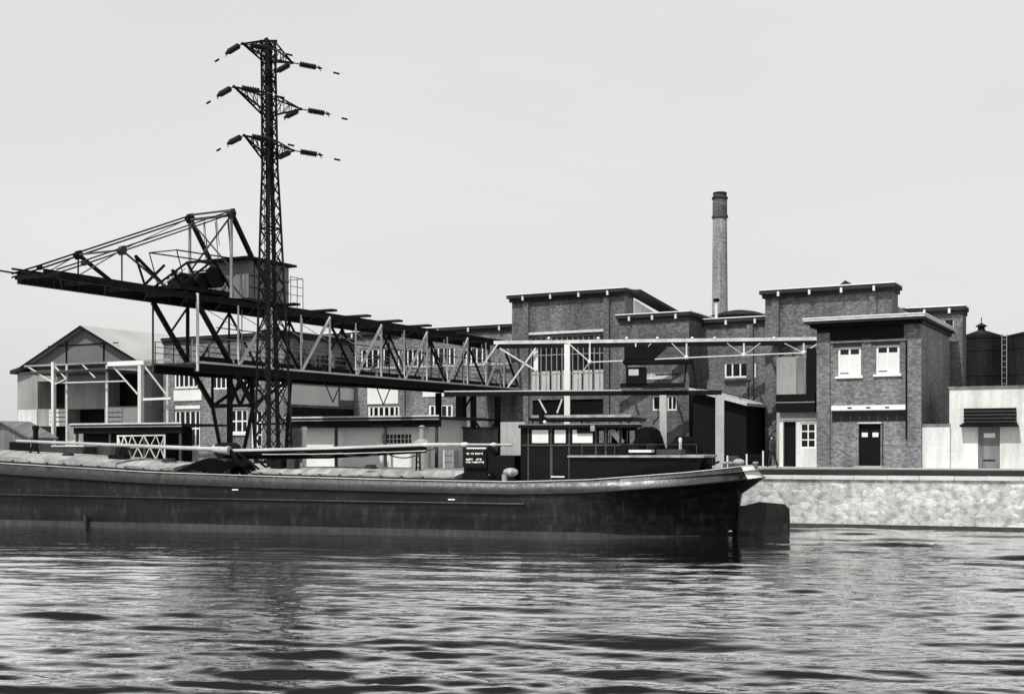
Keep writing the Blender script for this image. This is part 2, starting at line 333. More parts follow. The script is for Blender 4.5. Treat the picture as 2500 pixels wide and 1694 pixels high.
def building(name, label, fr, x0, x1, ytop, o=0, depth=8, m='brick', cornice=.35, cop='roofing', edge='white', openings=(), brackets=0, piers=(), ztop=None, zb=None):
    """x0..x1 photo columns of the front, ytop the parapet's row at x0 side; returns root, (s0, s1, zt)"""
    s0, s1 = fr.s_(x0, o), fr.s_(x1, o); zt = ztop or (fr.z(ytop, (s0 + s1) / 2, o) - (.28 if cornice else 0)); z0 = GZ if zb is None else zb
    root = thing(name, label, 'building', tuple(fr.p((s0 + s1) / 2, o, z0)))
    holes = []; rects = []
    for w_ in openings:
        r = fr.rect(*w_['px'], o); rects.append(r); holes.append(r)
    W = MB(); W.wall(fr, s0, s1, z0, zt, o, .22, holes)
    W.add([fr.p(s0, o, z0), fr.p(s0, o + depth, z0), fr.p(s0, o + depth, zt), fr.p(s0, o, zt)], [(0, 3, 2, 1)])
    W.add([fr.p(s1, o, z0), fr.p(s1, o + depth, z0), fr.p(s1, o + depth, zt), fr.p(s1, o, zt)], [(0, 1, 2, 3)])
    W.add([fr.p(s0, o + depth, z0), fr.p(s1, o + depth, z0), fr.p(s1, o + depth, zt), fr.p(s0, o + depth, zt)], [(0, 3, 2, 1)])
    W.build('wall', m, root)
    MB().box(fr, s0 + .02, s1 - .02, o + .25, o + depth - .02, zt - .45, zt - .3).build('roof', 'roofing', root)
    if cornice:
        c = MB(); c.box(fr, s0 - cornice * .5, s1 + cornice * .5, o - cornice, o + depth + .1, zt - .02, zt + .22)
        c.box(fr, s0 - cornice * .25, s1 + cornice * .25, o - cornice * .55, o + depth + .05, zt - .26, zt - .022)
        c.build('cornice', cop, root)
        MB().box(fr, s0 - cornice * .5 - .02, s1 + cornice * .5 + .02, o - cornice - .03, o + depth + .13, zt + .222, zt + .28).build('coping_strip', edge, root)
        for i in range(brackets):
            sx = s0 + (s1 - s0) * (i + .5) / brackets
            MB().box(fr, sx - .07, sx + .07, o - cornice - .03, o - cornice + .12, zt - .2, zt + .1).build('gutter_bracket', 'steel_pale', root)
    for a in piers:
        sp = fr.s_(a, o); MB().box(fr, sp - .22, sp + .22, o - .16, o + .01, z0, zt - .27).build('pier', m, root)
    for w_, r in zip(openings, rects):
        k = w_.get('kind', 'window')
        if k == 'window':
            window(root, fr, *r, o + .1, w_.get('nx', 2), w_.get('ny', 1), w_.get('bar', .09), fm=w_.get('fm', 'white'), gm=w_.get('gm', 'glass'), sill=w_.get('sill', False))
        elif k == 'door':
            d = MB().box(fr, r[0] + .02, r[1] - .02, o + .12, o + .17, r[2] + .01, r[3] - .02).build('door', w_.get('m', 'dark'), root)
    return root, (s0, s1, zt)

def W_(x0, x1, yt, yb, nx=2, ny=1, **k): return dict(px=(x0, x1, yt, yb), nx=nx, ny=ny, **k)

# --- long brick range behind the crane
r, _ = building('factory_range', 'long low brick factory range behind the crane bridge with white framed windows', FB, 640, 1262, 792, depth=14, cornice=.3, brackets=9, ztop=12.1, m='brick_light', openings=[
    W_(880, 950, 850, 900, 5, 1, bar=.13), W_(970, 1030, 850, 900, 5, 1, bar=.13),
    W_(1055, 1110, 846, 900, 4, 1, bar=.13), W_(1135, 1190, 846, 900, 4, 1, bar=.13), W_(897, 975, 988, 1022, 6, 1, bar=.2),
    W_(1045, 1105, 985, 1022, 4, 1, bar=.2), W_(1170, 1240, 1045, 1090, 4, 2, bar=.1)])
for x0, x1, yt, yb, mm in ((897, 972, 942, 986, 'white'), (1032, 1108, 945, 968, 'white')):
    q = FB.rect(x0, x1, yt, yb, -.05); MB().box(FB, q[0], q[1], -.06, .0, q[2], q[3]).build('rendered_panel', mm, r)
for x in (985, 1125):
    q = FB.s_(x, 0); MB().box(FB, q - .2, q + .2, -.14, .0, GZ, 12.0).build('pier', 'brick_light', r)
MB().box(FB, FB.s_(640), FB.s_(1262), -.05, 0, 9.35, 9.55).build('string_course', 'concrete', r)

# --- tall central block
r, (a, b_, zt) = building('central_block', 'tall windowed brick factory block left of the chimney', FB, 1250, 1525, 712, o=-.5, depth=1.6, cornice=.45, brackets=4, openings=[
    W_(1294, 1476, 818, 958, 14, 3, bar=.09, fm='steel_mid'), W_(1300, 1475, 975, 1012, 1, 1, kind='door')], piers=(1286, 1482))
q = FB.rect(1294, 1476, 905, 955, -.3)
for i in range(7):
    w0 = q[0] + (q[1] - q[0]) * (i + .08) / 7; w1 = q[0] + (q[1] - q[0]) * (i + .92) / 7
    MB().box(FB, w0, w1, -.376, -.37, q[2], q[3]).build('painted_pane', 'frosted', r)
q = FB.rect(1288, 1482, 808, 818, -.5); MB().box(FB, q[0], q[1], -.62, -.5, q[2] + .12, q[3]).build('lintel_or_shade', 'concrete_pale', r)
s1 = b_; # pale return wall on the right with its dark verge falling away
m_ = MB(); m_.prism([FB.p(s1 + .01, 1.2, zt - 3.2), FB.p(s1 + .01, 7.4, zt - 3.2), FB.p(s1 + .01, 7.4, zt - 1.3), FB.p(s1 + .01, 1.2, zt - .4)], FB.p(.06, 0, 0) - FB.p(0, 0, 0)); m_.build('rendered_panel', 'plaster', r)
m_ = MB(); m_.prism([FB.p(s1 - .2, .2, zt - .02), FB.p(s1 - .2, 11.5, zt - 1.3), FB.p(s1 - .2, 11.5, zt - 1.0), FB.p(s1 - .2, .2, zt + .2)], FB.p(1.1, 0, 0) - FB.p(0, 0, 0)); m_.build('verge', 'roofing', r)

# --- block with a low parapet, in front of the chimney
r, (a, b_, zt) = building('projecting_block', 'brick block right of the tall windowed block with a low parapet and two small windows', FB, 1512, 1682, 764, o=-2.6, depth=5, cornice=.28, cop='roofing', brackets=3, openings=[
    W_(1592, 1612, 965, 1002, 1, 1, bar=.1), W_(1628, 1652, 965, 1002, 2, 1, bar=.1), W_(1572, 1640, 905, 925, 4, 1, bar=.06, gm='frosted')])
r, _ = building('plain_block', 'brick block below and right of the chimney with a four pane window', FB, 1672, 1882, 776, o=0, depth=8, cornice=.28, brackets=3, openings=[
    W_(1768, 1845, 883, 922, 4, 1, bar=.12), W_(1700, 1742, 1000, 1100, 1, 1, kind='door')], piers=(1832,))
q = FB.rect(1768, 1835, 927, 933, -.1); MB().box(FB, q[0], q[1], -.18, 0, q[2], q[3]).build('ledge', 'roofing', r)
q = FB.at(1828, 930, -.12); q2 = FB.at(1828, 1120, -.12); MB().cyl(q2, q, .06, 8).build('downpipe', 'steel', r)

# --- tall right block and its neighbour
r, (a, b_, zt) = building('right_block', 'tall plain brick block with a wide corbelled cornice behind the two storey office', FB, 1868, 2178, 700, o=-1, depth=1.8, cornice=.5, brackets=4, piers=(1895, 2132), m='brick')
m_ = MB(); sx = FB.s_(2063, 3); z0 = zt + .1
m_.prism([FB.p(sx - 1.3, 3, z0), FB.p(sx + 1.3, 3, z0), FB.p(sx, 3, z0 + 1.05)], FB.p(0, 4, 0) - FB.p(0, 0, 0)); m_.build('roof_lantern', 'roofing', r)
m_ = MB(); m_.prism([FB.p(b_ - .05, 1, zt - 1.0), FB.p(b_ + 1.3, 1, zt - 1.9), FB.p(b_ + 1.3, 1, zt - 4), FB.p(b_ - .05, 1, zt - 4)], FB.p(0, 5, 0) - FB.p(0, 0, 0)); m_.build('rear_gable', 'plaster_grey', r)
r, (a, b_, zt) = building('end_block', 'lower brick block at the right end of the factory beside the black tanks', FB, 2170, 2350, 750, o=1.5, depth=1.5, cornice=.3, brackets=3, m='brick', openings=[W_(2305, 2328, 778, 812, 1, 1, bar=.05)])

# --- hall with a gable on the left
HF = Fr(207, 98, FA); sL, sR = HF.s_(66), HF.s_(347); sM = HF.s_(208); ze = HF.z(889, (sL + sR) / 2); za = HF.z(799, sM)
hall = thing('gabled_hall', 'gabled warehouse with a grey boarded gable and pale sheet roof at the left', 'building', tuple(HF.p(sM, 0, GZ)))
holes = [HF.rect(92, 158, 930, 998), HF.rect(262, 342, 908, 992), HF.rect(165, 255, 998, 1032), HF.rect(92, 160, 1040, 1100)]
m_ = MB(); m_.wall(HF, sL + .4, sR - .3, GZ, ze, 0, 1.5, holes); m_.box(HF, HF.s_(42), sL + .39, .02, 9, GZ, ze - .5)
m_.add([HF.p(sL + .4, 0, GZ), HF.p(sL + .4, 9, GZ), HF.p(sL + .4, 9, ze), HF.p(sL + .4, 0, ze)], [(0, 3, 2, 1)])
m_.add([HF.p(sR - .3, 0, GZ), HF.p(sR - .3, 9, GZ), HF.p(sR - .3, 9, ze), HF.p(sR - .3, 0, ze)], [(0, 1, 2, 3)]); m_.build('wall', mat('pale_render', .30, .85, 'plaster', .15), hall)
for h in holes: MB().box(HF, h[0], h[1], 1.3, 1.45, h[2], h[3]).build('door', 'dark', hall)
m_ = MB(); m_.prism([HF.p(sL + .4, .01, ze), HF.p(sR - .3, .01, ze), HF.p(sM, .01, za - .1)], HF.p(0, 9, 0) - HF.p(0, 0, 0)); m_.build('gable', mat('grey_boarding', .135, .8, 'corrugated', .12), hall)
for x in (163, 254):
    sx = HF.s_(x); t = (sx - sL) / (sM - sL) if sx < sM else (sR - sx) / (sR - sM); MB().box(HF, sx - .06, sx + .06, -.07, .008, ze, ze + (za - ze) * t - .15).build('batten', 'dark', hall)
MB().box(HF, sL + 2.5, sR - 2.5, -.05, .008, ze + (za - ze) * .52, ze + (za - ze) * .52 + .08).build('batten', 'dark', hall)
MB().box(HF, sL, sR, -.12, .0, ze - .32, ze + .02).build('eaves_beam', 'steel', hall)
nv = HF.p(0, 10, 0) - HF.p(0, 0, 0)
for sa, sb, nm in ((sL - .2, sM, 'roof'), (sM, sR + .3, 'roof')):
    z0, z1 = (ze - .12, za) if sa < sL else (za, ze - .18)
    p0 = HF.p(sa, -.5, z0); p1 = HF.p(sb, -.5, z1); up = Vector((0, 0, .12)); rf = MB()
    rf.prism([p0, p1, p1 + up, p0 + up], nv); rf.build('roof', 'slate', hall)
    vg = MB(); e = HF.p(0, -.04, 0) - HF.p(0, 0, 0); p0 = HF.p(sa, -.505, z0 - .1); p1 = HF.p(sb, -.505, z1 - .1); up = Vector((0, 0, .2)); vg.prism([p0, p1, p1 + up, p0 + up], e); vg.build('verge_board', 'dark', hall)
for x0, x1, yt, yb in ((120, 165, 1000, 1040), (256, 298, 995, 1035), (300, 345, 995, 1100), (44, 90, 1000, 1100), (165, 340, 1034, 1100)):
    q = HF.rect(x0, x1, yt, yb, -.05); MB().box(HF, q[0], q[1], -.06, .0, q[2], q[3]).build('rendered_panel', 'plaster', hall)
MB().box8([HF.p(HF.s_(36), -.5, ze - .6), HF.p(sL + .6, -.5, ze - .1), HF.p(sL + .6, 9, ze - .1), HF.p(HF.s_(36), 9, ze - .6), HF.p(HF.s_(36), -.5, ze - .3), HF.p(sL + .6, -.5, ze + .15), HF.p(sL + .6, 9, ze + .15), HF.p(HF.s_(36), 9, ze - .3)]).build('side_roof', 'roofing', hall)
# small windows / louvres in the hall panels
for x0, x1 in ((122, 163), (258, 296)):
    for k in range(3): q = HF.rect(x0, x1, 1006 + k * 11, 1008 + k * 11, -.07); MB().box(HF, q[0], q[1], -.075, -.061, q[2], q[3]).build('louvre', 'dark', hall)

# wing of the range beside the hall
r, (a, b_, zt) = building('factory_wing', 'brick factory wing with tall white mullioned windows behind the crane leg and pylon', HF, 399, 702, 826, o=1.3, depth=9.5, cornice=.2, brackets=0, ztop=11.55, m='brick_light', openings=[
    W_(424, 482, 905, 948, 5, 1, bar=.16), W_(425, 488, 1000, 1092, 5, 2, bar=.16), W_(560, 604, 998, 1058, 3, 2, bar=.15, sill=True),
    W_(612, 640, 1000, 1092, 2, 3, bar=.14), W_(516, 560, 905, 950, 4, 1, bar=.12), W_(590, 634, 905, 950, 4, 1, bar=.12), W_(656, 696, 905, 950, 3, 1, bar=.12)])
for x0, x1, yt, yb, mm in ((424, 492, 952, 978, 'white'), (560, 604, 985, 996, 'white'), (428, 488, 990, 998, 'white')):
    q = HF.rect(x0, x1, yt, yb, 1.25); MB().box(HF, q[0], q[1], 1.24, 1.3, q[2], q[3]).build('rendered_panel', mm, r)
z0, z1 = HF.z(986, b_, 1.3), HF.z(938, b_, 1.3)
MB().box(HF, b_, b_ + .06, 1.6, 7.4, z0, z1).build('rendered_panel', 'white', r); MB().box(HF, b_, b_ + .06, 7.7, 10.4, z0 + .5, z1).build('rendered_panel', 'white', r)
MB().box(HF, b_, b_ + .07, 1.8, 9.5, z0 - 1.4, z0 - .2).build('loading_door', 'dark', r)
for o_ in (2.5, 4.8, 7.1): MB().box(HF, b_, b_ + .05, o_, o_ + 1.5, 8.6, 10.2).build('side_window', 'glass', r)

# canopy of white posts and struts in front of the hall
CF = Fr(207, 93, FA)
def canopy():
    t = thing('hall_canopy', 'white post and strut loading canopy in front of the gabled warehouse', 'canopy', tuple(CF.p(0, 0, GZ)))
    for x, w_ in ((131, .26), (344, .32)):
        q = CF.at(x, 884); MB().box(CF, CF.s_(x) - w_ / 2, CF.s_(x) + w_ / 2, -w_ / 2, w_ / 2, GZ, q.z).build('post', 'plaster', t)
    for x, w_ in ((163, .14), (261, .16), (409, .16)):
        q = CF.at(x, 890, .6); MB().bar(CF.p(CF.s_(x, .6), .6, GZ), CF.p(CF.s_(x, .6), .6, q.z), w_).build('post', 'steel_pale', t)
    for a, b in (((65, 893), (126, 932)), ((133, 893), (162, 925)), ((200, 888), (232, 922)), ((275, 893), (336, 962)), ((350, 890), (410, 968)), ((162, 925), (133, 938))):
        MB().bar(CF.at(*a), CF.at(*b), .085).build('strut', 'plaster', t)
    MB().bar(CF.at(130, 935, .1), CF.at(310, 930, .1), .09).build('tie', 'steel_pale', t)
    MB().bar(CF.at(350, 975, .1), CF.at(418, 972, .1), .16).build('tie', 'white', t)
    q0, q1 = CF.at(60, 894), CF.at(420, 878)
    MB().bar(q0, q1, .12, .14).build('head_beam', 'steel_mid', t)
    q = CF.rect(262, 350, 882, 892, -.2); MB().box(CF, q[0], q[1], -.2, 1.2, q[2], q[3]).build('canopy_roof', 'white', t)
    q = CF.rect(45, 262, 896, 902, -.1); MB().box(CF, CF.s_(50), CF.s_(262), -.1, 4.2, 9.0, 9.15).build('canopy_roof', 'steel_grey', t)
canopy()

# --- quay sheds with flat roofs
def shed(label, fr, x0, x1, ytop, o0, o1, wallpx, wallm, wins=(), open_from=None):
    s0, s1 = fr.s_(x0), fr.s_(x1); zt = fr.z(ytop, (s0 + s1) / 2)
    t = thing('quay_shed', label, 'shed', tuple(fr.p((s0 + s1) / 2, 0, GZ)))
    MB().box(fr, s0, s1, o0 - .8, o1, zt - .14, zt).build('roof', 'roofing', t)
    MB().box(fr, s0 - .03, s1 + .03, o0 - .86, o0 - .8, zt - .22, zt + .05).build('fascia', 'roofing', t)
    MB().box(fr, s0 - .04, s1 + .04, o0 - .9, o0 - .861, zt - .02, zt + .07).build('roof_edge', 'concrete_pale', t); MB().box(fr, s0 - .04, s1 + .04, o0 - .88, o0 - .861, zt - .2, zt - .14).build('gutter', 'steel_mid', t)
    MB().box(fr, s0 + .1, s1 - .1, o0 - .7, o0 - .4, zt - .6, zt - .15).build('beam', 'dark', t)
    a, b = fr.s_(wallpx[0]), fr.s_(wallpx[1]); holes = [fr.rect(*w_[:4], o0) for w_ in wins]
    W = MB(); W.wall(fr, a, b, GZ, zt - .15, o0, .3, holes); W.add([fr.p(a, o0, GZ), fr.p(a, o1 - .2, GZ), fr.p(a, o1 - .2, zt - .15), fr.p(a, o0, zt - .15)], [(0, 3, 2, 1)])
    W.add([fr.p(b, o0, GZ), fr.p(b, o1 - .2, GZ), fr.p(b, o1 - .2, zt - .15), fr.p(b, o0, zt - .15)], [(0, 1, 2, 3)]); W.add([fr.p(a, o1 - .2, GZ), fr.p(b, o1 - .2, GZ), fr.p(b, o1 - .2, zt - .15), fr.p(a, o1 - .2, zt - .15)], [(0, 1, 2, 3)])
    W.build('wall', wallm, t)
    for h, w_ in zip(holes, wins): window(t, fr, *h, o0 + .1, w_[4], w_[5], .05)
    n = max(2, int((s1 - s0) / 3))
    for i in range(n + 1):
        c = s0 + .3 + (s1 - s0 - .6) * i / n; MB().box(fr, c - .08, c + .08, o0 - .65, o0 - .53, GZ, zt - .6).build('post', 'steel_grey', t)
    return t
SF1 = Fr(900, 73, FA)
sh = shed('flat roofed quay shed with a white wall behind the lowered mast', SF1, 712, 1090, 1019, 0, 4.5, (740, 1046), 'white', [(930, 1004, 1058, 1084, 8, 2)])
SF2 = Fr(260, 78, FA)
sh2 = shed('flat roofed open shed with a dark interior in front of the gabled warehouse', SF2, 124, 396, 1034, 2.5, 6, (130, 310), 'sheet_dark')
SF3 = Fr(40, 74, FA)
b = MB(); s0, s1, s2 = SF3.s_(-60), SF3.s_(14), SF3.s_(78); z1, z2 = SF3.z(1034, s1), SF3.z(1072, s2)
b.prism([SF3.p(s0, 0, GZ), SF3.p(s2, 0, GZ), SF3.p(s2, 0, z2), SF3.p(s1, 0, z1), SF3.p(s0, 0, z1)], SF3.p(0, 1.6, 0) - SF3.p(0, 0, 0)); lt = thing('lean_to', 'dark lean-to shed with a sloping roof at the left edge', 'shed', tuple(SF3.p(s1, 0, GZ)))
b.build('wall', 'grey', lt)
b = MB(); b.prism([SF3.p(s2 + .2, -.3, z2 - .02), SF3.p(s1, -.3, z1 + .04), SF3.p(s0, -.3, z1 + .04), SF3.p(s0, -.3, z1 + .16), SF3.p(s1, -.3, z1 + .16), SF3.p(s2 + .2, -.3, z2 + .1)], SF3.p(0, 2.1, 0) - SF3.p(0, 0, 0)); b.build('roof', 'grey', lt)
q = SF3.rect(24, 74, 1078, 1140); MB().box(SF3, q[0], q[1], -.04, .0, GZ, q[3]).build('door', 'dark', lt)

# --- two storey office
office = thing('brick_office', 'two storey brick office with a flat cornice and black double door', 'building', tuple(OF.p(3, 0, GZ)))
oL, oR = OF.s_(1995), OF.s_(2250); zt = 10.35; OD = 9.4
pr = {k: OF.rect(*v) for k, v in dict(w1=(2045, 2102, 847, 918), w2=(2138, 2196, 842, 913), strip=(2031, 2213, 1003, 1030), door=(2096, 2150, 1034, 1141)).items()}
W = MB(); W.wall(OF, oL, oR, GZ, zt, 0, .3, [pr['w1'], pr['w2'], pr['strip'], (pr['door'][0], pr['door'][1], GZ + .03, pr['door'][3])])
W.add([OF.p(oL, 0, GZ), OF.p(oL, OD, GZ), OF.p(oL, OD, zt), OF.p(oL, 0, zt)], [(0, 3, 2, 1)])
W.add([OF.p(oR, 0, GZ), OF.p(oR, OD, GZ), OF.p(oR, OD, zt), OF.p(oR, 0, zt)], [(0, 1, 2, 3)]); W.build('wall', 'brick_light', office)
for x0, x1 in ((1995, 2027), (2215, 2250)):          # the flush corner piers stand a little proud
    MB().box(OF, OF.s_(x0), OF.s_(x1), -.12, -.002, GZ, zt - .5).build('pier', 'brick_light', office)
MB().box(OF, oL - .001, oR + .06, -.06, -.0, 9.25, 9.35).build('string_course', 'concrete', office)
MB().box(OF, oL - .55, oR + .28, -.85, OD + .3, zt, zt + .13).build('roof', 'roofing', office)
MB().box(OF, oL - .58, oR + .31, -.88, OD + .33, zt + .132, zt + .27).build('cornice', 'concrete_pale', office)
MB().box(OF, oL - .62, oR + .35, -.92, OD + .37, zt + .272, zt + .33).build('roof_edge', 'white', office)
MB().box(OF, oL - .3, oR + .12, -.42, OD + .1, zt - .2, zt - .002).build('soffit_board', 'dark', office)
MB().box(OF, oL + .0, oR - .95, -.05, -.0, 9.42, 10.14).build('eave_shade_frieze', 'dark', office)  # coloured dark to carry the eave's shadow
for k in ('w1', 'w2'):
    h = pr[k]; wn = window(office, OF, h[0], h[1], h[2], h[3], .1, 2, 1, .13, gm='glass', sill=True)
    for i in range(2):
        a = h[0] + .1 + (h[1] - h[0] - .2) * i / 2; b = h[0] + .1 + (h[1] - h[0] - .2) * (i + 1) / 2
        MB().box(OF, a, b, .128, .133, h[2] + .2 - .06 * i, h[3] - .42).build('blind', 'blind', wn)
    MB().box(OF, h[0] - .25, h[1] + .05, -.03, .0, h[3] + .02, h[3] + .5).build('lintel_or_shade', 'roofing', office)  # dark band paints the shadow above the window
h = pr['strip']; wn = window(office, OF, *h, .06, 8, 1, .05, fm='steel_grey')
q = OF.rect(2030, 2213, 989, 1001, -.1)
sg = MB().box(OF, q[0], q[1], -.16, -.0, q[2], q[3]).build('sign_band', 'white', office)
for i in (1, 2, 3): c = q[0] + (q[1] - q[0]) * (i / 4 - .0); MB().box(OF, c - .12, c + .12, -.175, -.161, (q[2] + q[3]) / 2 - .04, (q[2] + q[3]) / 2 + .04).build('fixing_plate', 'ink', sg)
h = pr['door']; MB().box(OF, h[0] - .06, h[1] + .06, -.05, .0, h[3], h[3] + .08).build('door_head', 'concrete_pale', office)
c = (h[0] + h[1]) / 2
for a, b in ((h[0] + .03, c - .01), (c + .01, h[1] - .03)):
    d = MB().box(OF, a, b, .16, .22, GZ + .04, h[3] - .03).build('door', 'dark', office)
    MB().box(OF, a + .12, b - .12, .14, .158, h[3] - .75, h[3] - .5).build('pane', 'blind', d)
    MB().box(OF, a + .1, b - .1, .145, .158, GZ + .3, GZ + 1.1).build('panel', 'dark', d)
MB().box(OF, h[0] - .15, h[1] + .15, -.35, .3, GZ + .03, GZ + .12).build('doorstep', 'concrete', office)
MB().cyl(OF.p(OF.s_(2155), -.08, GZ), OF.p(OF.s_(2155), -.08, pr['strip'][2]), .035, 8).build('conduit', 'steel_grey', office)
MB().cyl(OF.p(OF.s_(2214), -.16, GZ + 1.6), OF.p(OF.s_(2214), -.16, 9.25), .05, 8).build('downpipe', 'steel', office)

# --- recessed link with a white shop front, left of the office
lk = thing('entrance_link', 'low entrance link with a white door frame and six pane window left of the office', 'building', tuple(OF.p(-1.2, .8, GZ)))
a, b = OF.s_(1903, .8), OF.s_(1994, .8)
hd, hw = OF.rect(1912, 1943, 1029, 1140, .8), OF.rect(1953, 1992, 1032, 1094, .8); z1 = OF.z(1021, (a + b) / 2, .8); z2 = OF.z(973, (a + b) / 2, .8)
W = MB(); W.wall(OF, a, b, GZ, z1, .8, .3, [(hd[0], hd[1], GZ + .03, hd[3]), hw]); W.build('wall', 'plaster', lk)
W = MB(); W.box(OF, a, b, .82, 5, z1 + .002, z2); W.build('upper_wall', 'plaster_grey', lk)
MB().box(OF, a - .1, b, .4, .815, z1 + .35, z2 + .25).build('fascia', 'dark', lk); MB().box(OF, a - .1, b, .38, .399, z2 - .25, z2 - .2).build('gutter', 'steel_mid', lk)
MB().box(OF, a, b, .7, .799, z1 - .08, z1 + .001).build('door_head', 'white', lk)
MB().box(OF, hd[0] + .02, hd[1] - .02, 1.0, 1.05, GZ + .04, hd[3] - .03).build('door', 'dark', lk); window(lk, OF, *hw, .85, 2, 3, .09)
a, b = OF.s_(1900, 4), OF.s_(2000, 4); q = OF.rect(1905, 1943, 838, 970, 4)
ty = thing('link_tower', 'pale stair shaft with a dark slot set back left of the office', 'building', tuple(OF.p(a, 4, GZ)))
MB().box(OF, OF.s_(1896, 4), OF.s_(2000, 4), 4, 6, GZ, OF.z(872, a, 4)).build('wall', 'plaster_grey', ty)
q = OF.rect(1944, 1968, 872, 968, 3.95); MB().box(OF, q[0], q[1], 3.9, 3.99, q[2], q[3]).build('slot', 'grey', ty)
q = OF.rect(1970, 1998, 850, 968, 3.6); MB().box(OF, q[0], q[1], 3.5, 3.89, q[2], q[3]).build('shutter', 'dark', ty)

# --- white walls on the right, with awning and grey door
ww = thing('white_outbuilding', 'white rendered outbuilding with a black louvred awning over a grey door', 'building', tuple(OF.p(9, .3, GZ)))
a, b = OF.s_(2318, .3), OF.s_(2620, .3); zt = OF.z(947, OF.s_(2400, .3), .3); hd = OF.rect(2388, 2441, 1040, 1141, .3)
W = MB(); W.wall(OF, a, b, GZ, zt, .3, .25, [(hd[0], hd[1], GZ + .03, hd[3])]); W.add([OF.p(a, .3, GZ), OF.p(a, 6, GZ), OF.p(a, 6, zt), OF.p(a, .3, zt)], [(0, 3, 2, 1)]); W.box(OF, a, b, .6, 6, zt - .4, zt - .3); W.build('wall', 'plaster', ww)
MB().box(OF, a - .05, b, .22, .65, zt, zt + .1).build('coping', 'grey', ww)
q = OF.rect(2352, 2480, 996, 1030, 0); 
for k in range(4):
    z0, z1 = q[3] - (q[3] - q[2]) * k / 4, q[3] - (q[3] - q[2]) * (k + 1) / 4
    MB().box(OF, q[0], q[1], .06, .299, z1 + .05, z0).build('awning_board', 'dark', ww); MB().box(OF, q[0] + .02, q[1] - .02, .10, .299, z1 + .001, z1 + .049).build('awning_seam', 'steel_mid', ww)
MB().box8([OF.p(q[0] - .15, -.32, q[2] - .26), OF.p(q[1] + .15, -.32, q[2] - .26), OF.p(q[1] + .15, .299, q[2] - .26), OF.p(q[0] - .15, .299, q[2] - .26), OF.p(q[0] - .15, -.32, q[2] - .16), OF.p(q[1] + .15, -.32, q[2] - .16), OF.p(q[1] + .02, .299, q[2] - .002), OF.p(q[0] - .02, .299, q[2] - .002)]).build('awning_hood', 'dark', ww)
d = MB().box(OF, hd[0] + .02, hd[1] - .02, .4, .46, GZ + .04, hd[3]).build('door', 'grey', ww)
MB().box(OF, hd[0] + .28, hd[1] - .25, .37, .398, hd[3] - .62, hd[3] - .38).build('notice_plate', 'white', d)
MB().box(OF, hd[0] + .25, hd[1] - .25, .385, .398, GZ + .42, GZ + .5).build('letter_slot', 'dark', d)
wl = thing('yard_wall', 'low white rendered yard wall between the office and the outbuilding', 'wall', tuple(OF.p(7, .1, GZ)))
a, b = OF.s_(2250, .1), OF.s_(2319, .1); zt = OF.z(1040, (a + b) / 2, .1)
MB().box(OF, a + .01, b, .1, .5, GZ, zt).build('wall_body', 'plaster', wl); MB().box(OF, a + .01, b, .05, .55, zt + .002, zt + .12).build('coping', 'grey', wl)

# --- tanks
def tank(label, px, Y, r, ytop, cone, label2=None):
    X = (px - CX) / F * Y; zt = EYE + (HY - ytop) / F * Y
    t = thing('storage_tank', label, 'tank', (X, Y, GZ), 'black storage tanks behind the outbuilding')
    MB().lathe((X, Y, GZ), (0, 0, 1), [(0, r), (zt - GZ, r), (zt - GZ + .01, r + .04), (zt - GZ + .09, r + .04)], 48, sm=False).build('shell', 'tank', t)
    MB().lathe((X, Y, zt + .1), (0, 0, 1), [(0, r), (cone, .25), (cone + .25, .22), (cone + .26, .4), (cone + .36, .3), (cone + .5, .05)], 40).build('roof', 'tank', t)
    rl = MB()
    for k in range(14): a = k * .449; p = Vector((X + r * math.cos(a), Y + r * math.sin(a), zt + .08)); rl.bar(p, p + Vector((0, 0, .6)), .04)
    for k in range(5): z = GZ + (zt - GZ) * (k + .5) / 5; MB().lathe((X, Y, z), (0, 0, 1), [(0, r + .002), (0, r + .03), (.06, r + .03), (.06, r + .002)], 48, sm=False).build('hoop', 'tank', t)
    MB().cyl((X, Y, zt + cone + .55), (X, Y, zt + cone + 1.0), .03, 6).build('vent', 'steel', t)
    return t
tank('broad black storage tank with a conical roof and a finial, right of the end block', 2396, 84, 1.8, 830, .55)
tank('black storage tank cut by the right edge of the photo', 2520, 80, 1.55, 822, .3)
lad = MB(); p = Vector(((2446 - CX) / F * 78, 78, 0)); zt = EYE + (HY - 815) / F * 78
t = thing('tank_ladder', 'thin steel ladder with hoops left of the tank at the right edge', 'ladder', (p.x, 78, GZ))
for dx in (0, .3): lad.bar((p.x + dx, 78, GZ), (p.x + dx, 78, zt), .04)
lad.build('rail', 'steel_mid', t)
lad = MB(); z = GZ + .3
while z < zt: lad.bar((p.x, 78, z), (p.x + .3, 78, z), .03); z += .35
lad.build('rungs', 'steel_mid', t)

# --- chimney and boiler house
CY = 108; cxX = (1757.5 - CX) / F * CY; ctop = EYE + (HY - 470) / F * CY
ch = thing('factory_chimney', 'tall round brick chimney with a sooty banded top', 'chimney', (cxX, CY, GZ))
def rad(z): return .60 + (.78 - .63) * (ctop - z) / (ctop - GZ) * 1.25
zb = EYE + (HY - 533) / F * CY
pf = [(z - GZ, rad(z)) for z in np.linspace(GZ, zb, 14)]; MB().lathe((cxX, CY, GZ), (0, 0, 1), pf, 32).build('shaft', 'chimney', ch)
pf = [(0, rad(zb)), (.02, .72), (.2, .72), (.22, .64), (1.62, .63)]; MB().lathe((cxX, CY, zb), (0, 0, 1), pf, 32, sm=False).build('upper_shaft', 'chimney_dark', ch)
z = zb + 1.62; MB().lathe((cxX, CY, z), (0, 0, 1), [(0, .64), (.06, .70), (.22, .70), (.25, .60), (.5, .58), (.53, .62), (.62, .60), (.63, .4)], 32, sm=False).build('cap', 'roofing', ch)
